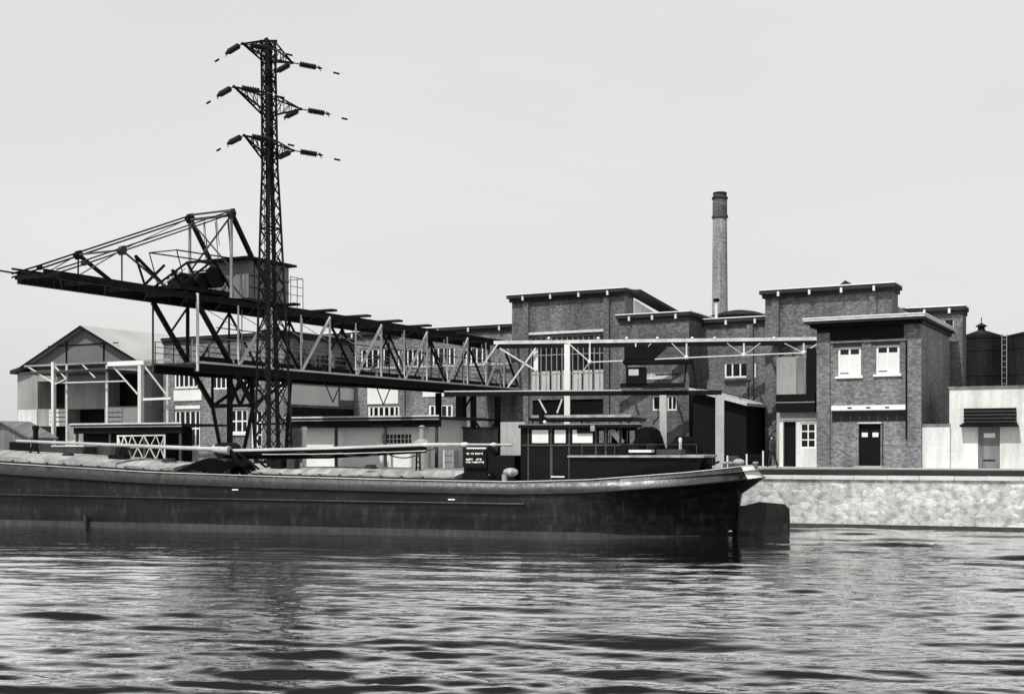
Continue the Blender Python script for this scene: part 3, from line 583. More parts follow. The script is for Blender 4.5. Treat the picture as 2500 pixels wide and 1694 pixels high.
bh = thing('boiler_house', 'low round roofed boiler house at the foot of the chimney', 'building', (cxX, 100, GZ))
zr = EYE + (HY - 776) / F * 100
MB().lathe((cxX + .2, 100, GZ), (0, 0, 1), [(0, 2.2), (zr - GZ, 2.2)], 32, sm=False).build('wall', 'brick', bh)
MB().lathe((cxX + .2, 100, zr), (0, 0, 1), [(0, 2.5), (.1, 2.5), (.45, 1.4), (.6, .5), (.62, .1)], 32).build('roof', 'roofing', bh)
vp = thing('vent_pipe', 'short white vent pipe with a dark cowl in front of the chimney foot', 'pipe', ((1749 - CX) / F * 96, 96, 11))
zz = lambda py, Y: EYE + (HY - py) / F * Y
MB().cyl(((1749 - CX) / F * 96, 96, 11), ((1749 - CX) / F * 96, 96, zz(737, 96)), .12, 10).build('pipe', 'white', vp)
MB().lathe(((1749 - CX) / F * 96, 96, zz(737, 96)), (0, 0, 1), [(0, .15), (.08, .26), (.25, .22), (.27, .05)], 12).build('cowl', 'dark', vp)

# --- lean-to between the columns on the right, canopy shade painted as black walls
SL = Fr(1750, 78, FA); a, b = SL.s_(1692), SL.s_(1822); za_, zb_ = SL.z(955, a), SL.z(992, b)
sl = thing('sheet_metal_shed', 'black sheet metal shed with a pale sloping roof edge beside the grey column', 'shed', tuple(SL.p(a, 0, GZ)))  # black of the walls stands in for the canopy's shade
MB().prism([SL.p(a, 0, GZ), SL.p(b, 0, GZ), SL.p(b, 0, zb_), SL.p(a, 0, za_)], SL.p(0, 4, 0) - SL.p(0, 0, 0)).build('wall', 'sheet_dark', sl)
MB().prism([SL.p(a - .1, -.5, za_ + .02), SL.p(b + .2, -.5, zb_ + .02), SL.p(b + .2, -.5, zb_ + .2), SL.p(a - .1, -.5, za_ + .2)], SL.p(0, 4.8, 0) - SL.p(0, 0, 0)).build('roof', 'sheet_pale', sl)

# ================================================================== CRANE BRIDGE  (runs inland; s along it, o = 0 near truss, o = 2.8 far truss)
GN = Fr(550, 62, -(90 - FA)); WD = 2.8
gx = thing('crane_bridge', 'long black lattice coal loading crane bridge reaching over the barge', 'crane', tuple(GN.p(2.15, 1.4, GZ)))
def gp(s, o, z): return GN.p(s, o, z)
SE = 33.5; ZL0, ZL1, ZU = 7.05, 7.48, 10.56
# upper girders
b = MB(); b.bar(gp(-10.2, WD, 10.83), gp(SE, WD, 10.83), .3, .54); b.bar(gp(-12.4, WD, 11.02), gp(-10.1, WD, 11.0), .06, .07); b.bar(gp(-11.9, 1.2, 10.9), gp(-10.1, 1.2, 10.9), .08)

for i in range(30): s = -9.9 + i * 1.45; b.bar(gp(s, WD - .17, 10.57), gp(s, WD - .17, 11.08), .06)
b.build('upper_girder', 'steel', gx)
b = MB(); b.bar(gp(-10.5, 0, 10.68), gp(SE, 0, 10.68), .2, .24); b.build('upper_girder', 'steel', gx)
b = MB(); b.bar(gp(-10.5, .9, 10.98), gp(SE, .9, 10.98), .12, .16); b.bar(gp(-10.5, WD - .9, 10.98), gp(SE, WD - .9, 10.98), .12, .16); b.build('crab_rail', 'steel', gx)
b = MB(); s = -10.4
while s < SE: b.bar(gp(s, -.1, 10.8), gp(s, WD, 10.8), .1, .18); b.bar(gp(s, .02, 10.62), gp(min(s + 2.55, SE), WD, 10.62), .06); s += 2.55
b.build('cross_bracing', 'steel', gx)
# lower chord with walkway
b = MB(); 
for o in (0, WD): b.bar(gp(-2.15, o, (ZL0 + ZL1) / 2 - .05), gp(SE, o, (ZL0 + ZL1) / 2 + .05), .22, .42)
b.build('lower_girder', 'steel', gx)
b = MB(); b.box(GN, -2.15, SE, -.18, WD + .1, ZL1 - .06, ZL1 + .02); b.build('walkway', 'steel_grey', gx)
b = MB(); b.bar(gp(-2.15, -.2, ZL1), gp(SE, -.2, ZL1 + .06), .03, .1); b.build('walkway_edge', 'steel_pale', gx)
# kick boards in lengths between posts
s = -1.9
b = MB()
while s < SE - 2: b.bar(gp(s, -.05, ZL1 + .2), gp(s + 2.2, -.05, ZL1 + .2), .04, .24); s += 2.55
b.build('kick_board', 'dark', gx)
# handrails near and far, the near one toned lighter as sunlit
for o in (.25, WD - .1):
    b = MB(); 
    for z in (.55, .85, 1.12): b.bar(gp(-2.1, o, ZL1 + z), gp(SE, o, ZL1 + z), .035)
    s = -2.1
    while s < SE: b.bar(gp(s, o, ZL1), gp(s, o, ZL1 + 1.12), .045); s += 1.275
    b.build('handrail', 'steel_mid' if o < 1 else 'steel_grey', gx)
Ls = [.9 + 5.1 * k for k in range(7)]; Us = [x + 2.55 for x in Ls]
ends_ok = [s for s in Us if s < SE]
# near truss: pale members, sunlight put into their paint
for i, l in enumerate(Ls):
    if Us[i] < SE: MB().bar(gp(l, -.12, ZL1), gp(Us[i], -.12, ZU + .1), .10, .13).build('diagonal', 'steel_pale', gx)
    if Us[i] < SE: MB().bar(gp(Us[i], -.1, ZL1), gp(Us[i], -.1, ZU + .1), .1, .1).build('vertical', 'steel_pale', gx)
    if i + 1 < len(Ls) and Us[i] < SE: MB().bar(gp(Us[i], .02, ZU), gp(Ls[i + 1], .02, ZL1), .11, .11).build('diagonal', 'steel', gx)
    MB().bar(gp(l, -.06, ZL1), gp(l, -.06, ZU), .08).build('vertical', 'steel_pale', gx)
MB().bar(gp(-2.1, -.1, ZL0), gp(-2.1, -.1, ZU + .3), .12).build('vertical', 'steel_pale', gx)
# far truss: dark members, the same steel painted as shaded
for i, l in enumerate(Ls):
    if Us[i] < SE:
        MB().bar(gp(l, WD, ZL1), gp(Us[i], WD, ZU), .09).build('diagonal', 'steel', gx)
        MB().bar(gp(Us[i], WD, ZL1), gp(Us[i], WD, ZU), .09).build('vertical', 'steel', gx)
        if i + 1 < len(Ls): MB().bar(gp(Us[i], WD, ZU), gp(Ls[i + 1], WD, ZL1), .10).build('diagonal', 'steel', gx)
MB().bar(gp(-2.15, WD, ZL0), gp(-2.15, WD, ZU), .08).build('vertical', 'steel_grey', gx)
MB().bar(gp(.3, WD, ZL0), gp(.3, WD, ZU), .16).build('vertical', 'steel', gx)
MB().bar(gp(.3, WD, ZU), gp(-1.0, WD, ZL1 + 1.6), .08).build('diagonal', 'steel', gx)
# long struts from the boom down to the knees
for o in (0, WD): MB().bar(gp(-2.15, o, ZU), gp(2.15, o, 5.5), .2).build('boom_strut', 'steel', gx)
# knees and swinging leg
kn = gp(2.15, 1.5, GZ)
b = MB(); b.bar(gp(2.15, -.1, 5.5), gp(2.15, WD + .1, 5.5), .2, .2); b.bar(gp(2.15, 0, 5.5), gp(2.15, .9, GZ + .1), .17); b.bar(gp(2.15, WD, 5.5), gp(2.15, 2.0, GZ + .1), .17)
b.bar(gp(2.15, 1.6, GZ), gp(2.15, 1.6, ZL0), .26)
b.bar(gp(2.15, 1.6, 5.5), gp(2.15, .9, 6.9), .12); b.bar(gp(2.15, .9, 5.5), gp(2.15, 1.6, 6.9), .12); b.bar(gp(2.15, .9, 5.5), gp(2.15, .1, 6.9), .12); b.bar(gp(2.15, 0, 5.5), gp(2.15, .9, 6.9), .12)
b.bar(gp(2.15, 0, 5.5), gp(5.2, 0, ZL0), .14); b.bar(gp(2.15, WD, 5.5), gp(5.2, WD, ZL0), .14); b.bar(gp(2.15, 0, 5.4), gp(2.15, 0, ZL0), .12); b.bar(gp(2.15, WD, 5.4), gp(2.15, WD, ZL0), .12)
b.build('front_leg', 'steel', gx)
MB().box(GN, 1.2, 3.1, .4, 2.4, GZ - .1, GZ + .35).build('leg_footing', 'concrete', gx)
# second leg pair further back, lattice
for s in (5.2,):
    b = MB()
    for o in (0, WD): b.bar(gp(s, o, ZL0), gp(s, .4 + o * .7, GZ), .16)
    b.bar(gp(s, 0, ZL0), gp(s, WD * .7 + .4, 4.6), .08); b.bar(gp(s, WD, ZL0), gp(s, .4, 4.6), .08); b.bar(gp(s, .2, 4.6), gp(s, 2.5, 4.6), .1); b.build('front_leg', 'steel', gx)
for s, o in ((22.9, 0), (24.8, 0), (28.2, 0), (24.8, WD), (28.2, WD)):
    MB().bar(gp(s, o, GZ), gp(s, o, ZL0), .42).build('rear_leg', 'steel', gx)
b = MB(); b.bar(gp(22.9, 0, 5.2), gp(28.2, 0, 5.2), .12, .16); b.bar(gp(22.9, 0, 5.2), gp(24.8, 0, 7.0), .1); b.bar(gp(24.8, 0, 5.2), gp(28.2, 0, 3), .1); b.bar(gp(28.2, 0, 5.2), gp(24.8, 0, 3), .1); b.build('leg_brace', 'steel', gx)
# bow over the boom, near side toned greyer as sunlit steel
for o, m1 in ((0, 'steel_grey'), (WD, 'steel')):
    pts = [(-10.6, 10.85), (-9.1, 11.42), (-6.9, 12.3), (.45, 15.22)]
    b = MB()
    for a, c in zip(pts, pts[1:]):
        for dz in (-.06, .1): b.bar(gp(a[0], o, a[1] + dz), gp(c[0], o, c[1] + dz), .07 if o else .06)
    b.build('bow_chord', m1, gx)
    MB().bar(gp(.45, o, 15.2), gp(3.75, o, 10.9), .2 if not o else .18).build('back_stay', 'steel', gx)
    MB().bar(gp(-6.9, o, 12.3), gp(-4.1, o, 10.9), .15 if o else .07).build('bow_diagonal', m1, gx)
    MB().bar(gp(-6.9, o, 12.3), gp(-6.9, o, 10.9), .06).build('bow_vertical', m1, gx)
    MB().bar(gp(.45, o, 15.2), gp(.45, o, 10.9), .13).build('bow_vertical', 'steel_mid', gx)
    MB().bar(gp(-6.9, o, 12.3), gp(-9.3, o, 10.9), .045).build('bow_diagonal', 'steel_mid', gx)
    for (s, z, w_) in ((-6.9, 12.3, .5), (.45, 15.2, .6), (-9.1, 11.42, .25)):
        h_ = w_ / 2; MB().prism([gp(s - h_, o - .09, z - h_ * .3), gp(s - h_ * .3, o - .09, z - h_), gp(s + h_ * .6, o - .09, z - h_ * .8), gp(s + h_, o - .09, z + h_ * .1), gp(s + h_ * .5, o - .09, z + h_ * .9), gp(s - h_ * .4, o - .09, z + h_ * .6)], gp(0, .18, 0) - gp(0, 0, 0)).build('gusset', m1 if o else 'steel_grey', gx)
b = MB(); b.bar(gp(.45, 0, 15.35), gp(.45, WD, 15.35), .09); b.bar(gp(.45, 0, 15.1), gp(.45, WD, 15.1), .12); b.bar(gp(-6.9, 0, 12.3), gp(-6.9, WD, 12.3), .08)
b.bar(gp(.45, 0, 15.1), gp(.45, WD, 12.4), .07); b.bar(gp(.45, WD, 15.1), gp(.45, 0, 12.4), .06); b.bar(gp(.45, 0, 12.4), gp(.45, WD, 12.4), .09)
b.bar(gp(-6.9, 0, 12.3), gp(.45, WD, 15.2), .03); b.build('cross_bracing', 'steel_grey', gx)
# hoisting ropes hanging from the head
b = MB()
for k in range(9): o = .3 + k * .27; b.bar(gp(.6 + (k % 3) * .25, o, 15.0), gp(.8 + (k % 3) * .3, o, 11.6 + (k % 4) * .7), .028)
b.build('hoist_ropes', 'steel_grey', gx)
# winch house, platform rail
b = MB(); b.box(GN, 1.7, 4.9, -.1, WD - .2, 11.05, 13.0); b.build('winch_house', 'sheet', gx)
b = MB(); b.prism([gp(1.2, -.5, 13.0), gp(5.1, -.5, 13.0), gp(5.1, -.5, 13.12), gp(1.2, -.5, 13.12)], gp(0, 3.4, 0) - gp(0, 0, 0)); b.build('winch_house_roof', 'steel', gx)
b = MB()
for k in range(4): b.bar(gp(1.7 + .8 * (k + .5), -.12, 11.1), gp(1.7 + .8 * (k + .5), -.12, 12.9), .04)
b.bar(gp(1.7, -.13, 12.2), gp(4.9, -.13, 12.2), .05); b.bar(gp(1.7, -.13, 11.6), gp(4.9, -.13, 11.6), .05); b.build('winch_house_battens', 'steel_grey', gx)
b = MB()
for z in (11.55, 12.0, 12.5): b.bar(gp(4.9, -.2, z), gp(6.0, -.2, z), .03)
for s in (4.95, 5.5, 6.0): b.bar(gp(s, -.2, 10.7), gp(s, -.2, 12.5), .035)
b.bar(gp(6.0, -.2, 12.5), gp(6.0, WD, 12.5), .03); b.build('platform_rail', 'steel_grey', gx)
# short timber platforms stepping along the top
for i in range(5):
    s = 5.9 + i * 3.4; MB().box(GN, s, s + .5, .3, WD + .1, 11.12, 11.24).build('cross_platform', 'steel', gx)
for zc, m1 in ((8.95, 'steel_mid'), (9.5, 'steel_grey')):
    MB().bar(gp(.9, 1.4, zc), gp(SE, 1.4, zc), .05).build('cable_run', m1, gx)
b = MB(); s = 1.6
while s < SE - 1: b.bar(gp(s, .15, ZL1), gp(s + 1.27, 1.4, 9.5), .035); b.bar(gp(s + 1.27, 1.4, ZL1), gp(s + 1.27, 1.4, 10.6), .045); b.bar(gp(s, WD - .2, 10.5), gp(s + 1.27, 1.4, 9.5), .035); s += 2.55
b.build('sway_frame', 'steel_mid', gx)  # toned lighter, sunlight put into the steel's colour
# hanging frames under the walkway
b = MB()
for s in (8.7, 13.8): b.bar(gp(s, .4, ZL0), gp(s + .8, .4, 5.9), .05); b.bar(gp(s + .8, .4, 5.9), gp(s + 1.6, .4, ZL0), .05)
b.build('hanger', 'steel_grey', gx)

# crab on the boom (runs on the rails: a thing of its own)
cb = thing('hoist_crab', 'black hoisting crab with drums and a rail standing on the boom of the crane bridge', 'crane crab', tuple(GN.p(-.5, 1.4, 11.06)))
b = MB(); b.box(GN, -2.6, 1.2, .5, 2.3, 11.07, 11.28); b.bar(gp(-2.6, .5, 11.3), gp(-3.2, .5, 11.9), .12); b.build('chassis', 'steel', cb)
for s in (-2.2, .8):
    for o in (.85, 1.95): MB().cyl(gp(s, o - .07, 11.22), gp(s, o + .07, 11.22), .16, 14).build('wheel', 'steel_grey', cb)
MB().cyl(gp(.2, .55, 11.85), gp(.2, 2.2, 11.85), .42, 20).build('drum', 'steel', cb)
MB().cyl(gp(-1.0, .55, 11.65), gp(-1.0, 2.2, 11.65), .4, 20).build('drum', 'steel', cb)
MB().cyl(gp(-.4, .4, 11.9), gp(-.4, .52, 11.9), .5, 24).build('gear_wheel', 'steel', cb)
b = MB(); b.box(GN, -2.3, -1.5, .7, 1.7, 11.28, 11.7); b.cyl(gp(-2.3, 1.2, 11.75), gp(-1.5, 1.2, 11.75), .25, 12); b.build('motor', 'steel', cb)
b = MB()
for o in (.5, 2.3):
    b.bar(gp(-2.5, o, 11.3), gp(-.3, o, 12.75), .09); b.bar(gp(1.1, o, 11.3), gp(-.3, o, 12.75), .09); b.bar(gp(-2.9, o, 12.9), gp(1.8, o, 13.05), .06); b.bar(gp(-2.9, o, 12.9), gp(-2.3, o, 11.3), .04)
b.bar(gp(-.3, .5, 12.75), gp(-.3, 2.3, 12.75), .12); b.bar(gp(-2.9, .5, 12.9), gp(-2.9, 2.3, 12.9), .05); b.build('frame', 'steel', cb)
b = MB(); b.bar(gp(-4.3, 1.2, 11.1), gp(-3.0, 1.2, 12.2), .1); b.bar(gp(-4.3, 1.2, 11.1), gp(-4.9, 1.2, 12.4), .08); b.bar(gp(-4.9, 1.2, 12.4), gp(-3.0, 1.2, 11.2), .12); b.build('stay', 'steel', cb)
MB().bar(gp(-3.8, .6, 11.1), gp(-2.2, .6, 12.1), .05).build('pale_rod', 'steel_pale', cb)

# ================================================================== PYLON
PY = 62.0
def pc(z): t = (z - 3) / 21; return Vector((-12.03 - .27 * t, PY, z))
def ph(z):
    pts = [(2, .98), (14.3, .54), (17.6, .38), (25, .34)]
    for (a, b), (c, d) in zip(pts, pts[1:]):
        if z <= c: return b + (d - b) * (z - a) / (c - a)
    return .34
dirs = [Vector((-1, .06, 0)), Vector((.06, 1, 0)), Vector((1, -.06, 0)), Vector((-.06, -1, 0))]
def leg(i, z): return pc(z) + dirs[i] * ph(z)
pyl = thing('electricity_pylon', 'tall slim lattice electricity pylon with three pairs of arms on the quay', 'pylon', (-12.03, PY, GZ))
PT = 23.8; zs = [GZ + (PT - GZ) * i / 10 for i in range(11)]
for i in range(4):
    b = MB()
    for a, c in zip(zs, zs[1:]): b.bar(leg(i, a), leg(i, c), .10 if i in (0, 2) else .19)
    b.build('leg', 'steel', pyl)
b = MB(); z = GZ + .1; k = 0
while z < PT - .3:
    h = max(.72, ph(z) * 1.6)
    zn = min(z + h, PT)
    for i in range(4):
        j = (i + 1) % 4; b.bar(leg(i, z), leg(j, zn), .04); b.bar(leg(j, z), leg(i, zn), .04)
    if k % 5 == 0:
        for i in range(4): b.bar(leg(i, z), leg((i + 1) % 4, z), .07)
    z = zn; k += 1
b.build('lattice', 'steel', pyl)
b = MB(); zz_ = GZ + 2.4
for dx in (-.13, .13): b.bar(leg(3, GZ + 2.2) + Vector((dx, -.1, 0)), leg(3, 23.6) + Vector((dx, -.1, 0)), .03)
while zz_ < 23.5: p = leg(3, zz_); b.bar(p + Vector((-.13, -.1, 0)), p + Vector((.13, -.1, 0)), .025); zz_ += .34
b.build('climbing_ladder', 'steel', pyl)
b = MB(); p = pc(PT); b.bar(p + Vector((-.4, 0, .0)), p + Vector((.45, 0, .0)), .1); b.bar(p + Vector((0, -.4, 0)), p + Vector((0, .4, 0)), .1); b.build('top_frame', 'steel', pyl)
b = MB(); b.box8([(-13.1, 60.9, GZ - .2), (-10.9, 60.9, GZ - .2), (-10.9, 63.1, GZ - .2), (-13.1, 63.1, GZ - .2), (-13.0, 61, GZ + .35), (-11.0, 61, GZ + .35), (-11.0, 63, GZ + .35), (-13.0, 63, GZ + .35)]); b.build('footing', 'concrete', pyl)
A_ = Vector((-.70, .70, -.1)).normalized(); B_ = Vector((.90, .40, -.06)).normalized()
def tip(px, py, Y): return Vector(((px - CX) / F * Y, Y, EYE + (HY - py) / F * Y))
levels = [(23.75, 22.85, tip(592, 107, 60.5), tip(714, 154, 63.5)), (21.05, 20.1, tip(571, 212, 60.0), tip(735, 267, 64.0)), (18.75, 17.85, tip(596, 331, 60.4), tip(716, 368, 63.6))]
for li, (zu, zl, tl, tr) in enumerate(levels):
    for tp, near in ((tl, True), (tr, False)):
        b = MB(); ci = (0, 3) if near else (2, 1)
        for i in ci:
            pu, pl = leg(i, zu), leg(i, zl); b.bar(pu, tp, .06); b.bar(pl, tp, .07); b.bar(pu, pl, .05)
            for f in (.3, .6): b.bar(pu.lerp(tp, f), pl.lerp(tp, f), .035); b.bar(pu.lerp(tp, f), pl.lerp(tp, f - .3), .03)
        for z_ in (zu, zl):
            for f in (0, .33, .66): b.bar(leg(ci[0], z_).lerp(tp, f), leg(ci[1], z_).lerp(tp, f), .04); b.bar(leg(ci[0], z_).lerp(tp, f), leg(ci[1], z_).lerp(tp, f + .3), .03)
        b.ball(tp, .08); b.build('cross_arm', 'steel', pyl)
        for D, nm in ((A_, 'toward the left'), (B_, 'toward the right')):
            L0, n = .38, 7; pitch = .125; prof = [(.0, .03), (L0, .03)]
            for k in range(n): t = L0 + k * pitch; prof += [(t, .105), (t + .03, .15), (t + .08, .15), (t + .11, .105)]
            te = L0 + n * pitch; prof += [(te, .04), (te + .12, .04), (te + .16, .09), (te + .24, .05), (te + .34, .02)]
            b = MB(); b.lathe(tp, D, prof, 12, sm=False); b.bar(tp + D * (te + .1) + Vector((0, 0, .12)), tp + D * (te + .25) - Vector((0, 0, .16)), .035); b.build('insulator_string', 'porcelain', pyl)
            # conductor: long, sagging, bare metal
            e = tp + D * (te + .34); pts = []; Ln = 170
            for k in range(29):
                x = Ln * k / 28; sag = -4 * 5.5 * (k / 28) * (1 - k / 28); H = Vector((D.x, D.y, 0)).normalized(); pts.append(e + H * x + Vector((0, 0, sag)))
            side = 'left' if near else 'right'; lv = ('top', 'middle', 'lowest')[li]; way = 'away to the left' if D is A_ else 'away to the right'
            wr = thing('power_line', f'thin power line from the {lv} {side} pylon arm, running {way}', 'power line', tuple(e), 'power lines strung from the pylon')
            MB().tube(pts, .0032, 4).build('conductor', 'wire', wr)
            H = (pts[1] - pts[0]).normalized(); dp = e + H * .75; MB().cyl(dp - H * .16 - Vector((0, 0, .06)), dp + H * .16 - Vector((0, 0, .06)), .05, 8).build('damper', 'steel', wr)

# ================================================================== YARD RUNWAY on the right
RF = Fr(1600, 78, 8)
rw = thing('crane_runway', 'long pale runway girder with white tie rods between the crane bridge and office', 'crane runway', tuple(RF.p(RF.s_(1385), 0, GZ)))
s0, s1 = RF.s_(1206), RF.s_(2075); zb = RF.z(838, 0); 
MB().box(RF, s0, s1, -.15, .15, zb + .05, zb + .26).build('main_beam', 'plaster', rw)
MB().box(RF, s0, s1, -.12, .12, zb - .22, zb + .048).build('under_beam', 'steel', rw)
MB().box(RF, s0, s1, 2.3, 2.6, zb, zb + .28).build('main_beam', 'steel_mid', rw)
for i in range(16): c = s0 + (s1 - s0) * (i + .5) / 16; MB().box(RF, c - .06, c + .06, .16, 2.3, zb + .05, zb + .2).build('cross_beam', 'steel_grey', rw)
nodes = [(1388, 838), (1440, 884), (1552, 879), (1676, 873), (1816, 867), (1962, 861), (2000, 836)]
for a, c in zip(nodes, nodes[1:]): MB().bar(RF.at(*a, -.2), RF.at(*c, -.2), .06).build('tie_rod', 'white', rw)
for x, y in nodes[1:-1]:
    MB().bar(RF.at(x, y, -.2), RF.at(x, 838, -.2), .08).build('strut', 'white', rw)
    MB().ball(RF.at(x, y, -.22), .14, 8, 5).build('joint', 'white', rw)
for a, c in (((1440, 884), (1408, 925)), ((1640, 838), (1676, 873)), ((1552, 879), (1590, 838)), ((1775, 838), (1816, 867)), ((1816, 867), (1856, 838)), ((1915, 838), (1962, 861))): MB().bar(RF.at(*a, -.2), RF.at(*c, -.2), .045).build('brace', 'steel_pale', rw)
for x in (1340, 1460, 1530, 1605, 1690, 1745, 1890): MB().ball(RF.at(x, 826, -.1), .1, 8, 5).build('insulator', 'white', rw)
c = RF.s_(1385); MB().box(RF, c - .18, c + .18, -.2, .16, GZ, zb).build('column', 'white', rw)
for a, c in (((1316, 975), (1334, 1008)), ((1372, 975), (1360, 1008)), ((1220, 850), (1310, 905)), ((1308, 850), (1240, 945)), ((1215, 840), (1180, 890))): MB().bar(RF.at(*a, -.2), RF.at(*c, -.2), .10).build('brace', 'plaster', rw)
c = RF.s_(1308); MB().box(RF, c - .14, c + .14, 0, .28, RF.z(905, c), zb).build('hanger', 'white', rw)

LR = Fr(1755, 73, 8)
lr = thing('lower_runway', 'low dark crane rail beam on two concrete columns in front of the brick blocks', 'crane runway', tuple(LR.p(0, 0, GZ)))
s0, s1 = LR.s_(1085), LR.s_(1762); zb = LR.z(961, 0)
MB().box(LR, s0, s1, -.16, .16, zb, zb + .2).build('rail_beam', 'steel', lr)
MB().box(LR, s0, s1, -.19, .19, zb - .07, zb - .002).build('beam_flange', 'steel', lr); MB().box(LR, s0, LR.s_(1650), -.1, -.04, zb + .202, zb + .27).build('rail', 'steel_pale', lr)
for x, w_ in ((1757, .5), (1619, .42)):
    c = LR.s_(x); MB().box(LR, c - w_ / 2, c + w_ / 2, -.24, .24, GZ, zb - .072).build('column', 'concrete', lr)
MB().bar(LR.at(1614, 1010, -.1), LR.at(1590, 1040, -.1), .07).build('bracket', 'steel', lr)
# grab crane travelling on the lower rail
gc = thing('travelling_crab', 'dark travelling crane cab with a canopy hanging between the two runways', 'crane crab', tuple(LR.p(LR.s_(1560), 0, zb + .2)))
q = LR.rect(1530, 1578, 898, 938); MB().box(LR, q[0], q[1], -.6, .9, q[2], q[3]).build('cab', 'dark', gc)
h_ = LR.rect(1536, 1560, 903, 918); MB().box(LR, h_[0], h_[1], -.64, -.605, h_[2], h_[3]).build('pane', 'frosted', gc)
q = LR.rect(1522, 1692, 880, 888); MB().box(LR, q[0], q[1], -.8, 1.1, q[2], q[3]).build('canopy', 'dark', gc)
q = LR.rect(1515, 1672, 936, 945); MB().box(LR, q[0], q[1], -.5, .8, q[2], q[3]).build('platform', 'steel', gc)
q = LR.rect(1525, 1570, 848, 878); MB().prism([LR.p(q[0], -.5, q[2]), LR.p(q[1] + .6, -.5, q[2]), LR.p(q[1] + 1.4, -.5, q[3]), LR.p(q[0], -.5, q[3])], LR.p(0, 1.2, 0) - LR.p(0, 0, 0)).build('hopper', 'dark', gc)
for a, c in (((1690, 885), (1700, 948)), ((1676, 888), (1670, 938)), ((1530, 885), (1530, 938)), ((1600, 915), (1660, 913)), ((1580, 848), (1540, 885))): MB().bar(LR.at(*a, -.4), LR.at(*c, -.4), .09).build('frame_bar', 'steel', gc)
for x in (1548, 1650): MB().cyl(LR.at(x, 946, -.2), LR.at(x, 946, .2), .14, 14).build('wheel', 'steel_mid', gc)

# ================================================================== QUAY CLUTTER
def post(px, ytop, Y, r, m, label, name='mooring_post', cap=True):
    X = (px - CX) / F * Y; z = EYE + (HY - ytop) / F * Y; b = MB(); b.lathe((X, Y, GZ), (0, 0, 1), [(0, r * 1.15), (.1, r), (z - GZ - .2, r), (z - GZ - .18, r * 1.35), (z - GZ, r * 1.3), (z - GZ + .04, r * .6)], 14, sm=False)
    return solo(b, name, m, label, 'post')
post(87, 1040, 66, .14, 'steel', 'dark iron post with a cap near the left edge', 'iron_post')
post(1661, 1070, 64, .07, 'steel_pale', 'thin pale post standing left of the dark crates', 'iron_post')
post(743, 1043, 68, .12, 'white', 'white post left of the low quay shed, behind the mast', 'iron_post')
wb = Fr(1030, 69, FA)
solo(MB().lathe(wb.p(0, 0, GZ), (0, 0, 1), [(0, .5), (1.35, .5), (1.5, .42), (1.62, .16), (2.3, .12), (2.32, .2), (2.4, .05)], 20, sm=False), 'water_boiler', 'plaster_grey', 'small grey boiler with a thin flue in front of the low quay shed', 'boiler')
# lattice girder standing on the quay by the left shed
LF = Fr(340, 68, FA)
lg = thing('lattice_girder', 'pale lattice girder standing on the quay between the open shed and the crane leg', 'girder', tuple(LF.p(0, 0, GZ)))
xs = [292, 318, 350, 382, 402]; b = MB(); yt, yb = 1062, 1122
b.bar(LF.at(286, yt + 2), LF.at(404, yt), .07); b.bar(LF.at(286, yb), LF.at(404, yb), .07); b.bar(LF.at(286, 1092), LF.at(404, 1091), .06)
b.build('chord', 'steel_pale', lg)
b = MB(); up = True
X_ = [288, 303, 322, 351, 381, 402]
for a, c in zip(X_, X_[1:]):
    b.bar(LF.at(a, yb if up else yt), LF.at(c, yt if up else yb), .05); b.bar(LF.at(a, yt if up else yb), LF.at(c, yb if up else yt), .04); up = not up
for a in (288, 402): b.bar(LF.at(a, yt), LF.at(a, 1148), .09)
b.build('lattice', 'steel_pale', lg)
def wagon(label, px0, px1, ytop, Y, m='wood'):
    f_ = Fr((px0 + px1) / 2, Y, FA); a, c = f_.s_(px0), f_.s_(px1); zt = f_.z(ytop, 0)
    t = thing('tip_wagon', label, 'wagon', tuple(f_.p(0, 0, GZ)), 'tip wagons on the quay')
    MB().prism([f_.p(a + .25, 0, GZ + .45), f_.p(c - .25, 0, GZ + .45), f_.p(c, 0, zt), f_.p(a, 0, zt)], f_.p(0, 1.4, 0) - f_.p(0, 0, 0)).build('body', m, t)
    MB().box(f_, a + .1, c - .1, .1, 1.3, GZ + .3, GZ + .44).build('chassis', 'steel', t); MB().box(f_, a - .04, c + .04, -.05, 1.45, zt, zt + .07).build('rim', 'steel_pale', t)
    for s in (a + .5, c - .5):
        for o in (.0, 1.25): MB().cyl(f_.p(s, o, GZ + .24), f_.p(s, o + .08, GZ + .24), .24, 16).build('wheel', 'steel', t)
wagon('dark tip wagon furthest left, in front of the open shed', 128, 205, 1090, 68)
wagon('dark tip wagon right of the leftmost one, in front of the open shed', 208, 284, 1086, 68)
# coal heap and covered stack
def heap(name, label, cat, px0, px1, ytop, Y, m, seed, flat=1.0, zb=GZ, dep=None):
    rg = np.random.default_rng(seed); X0, X1 = (px0 - CX) / F * Y, (px1 - CX) / F * Y; zt = EYE + (HY - ytop) / F * Y; n = 40; b = MB(); vs = []; fs = []; D = dep or (X1 - X0) * .8
    nn = rg.normal(0, 1, (n + 1, n + 1)); 
    for _ in range(2): nn = (nn + np.roll(nn, 1, 0) + np.roll(nn, 1, 1) + np.roll(nn, -1, 0)) / 3
    for j in range(n + 1):
        for i in range(n + 1):
            u, v = i / n * 2 - 1, j / n * 2 - 1; rr = min(1, math.hypot(u, v)); hgt = (1 - rr ** (1.3 * flat)) * (zt - zb); hgt = max(0, hgt + nn[j, i] * .07 * min(1, (1 - rr) * 4))
            vs.append((X0 + (X1 - X0) * (u + 1) / 2, Y + D * (v + 1) / 2, zb - .02 + hgt))
    for j in range(n):
        for i in range(n): a = j * (n + 1) + i; fs.append((a, a + 1, a + n + 2, a + n + 1))
    b.add(vs, fs, flat > 1.5); return solo(b, name, m, label, cat)
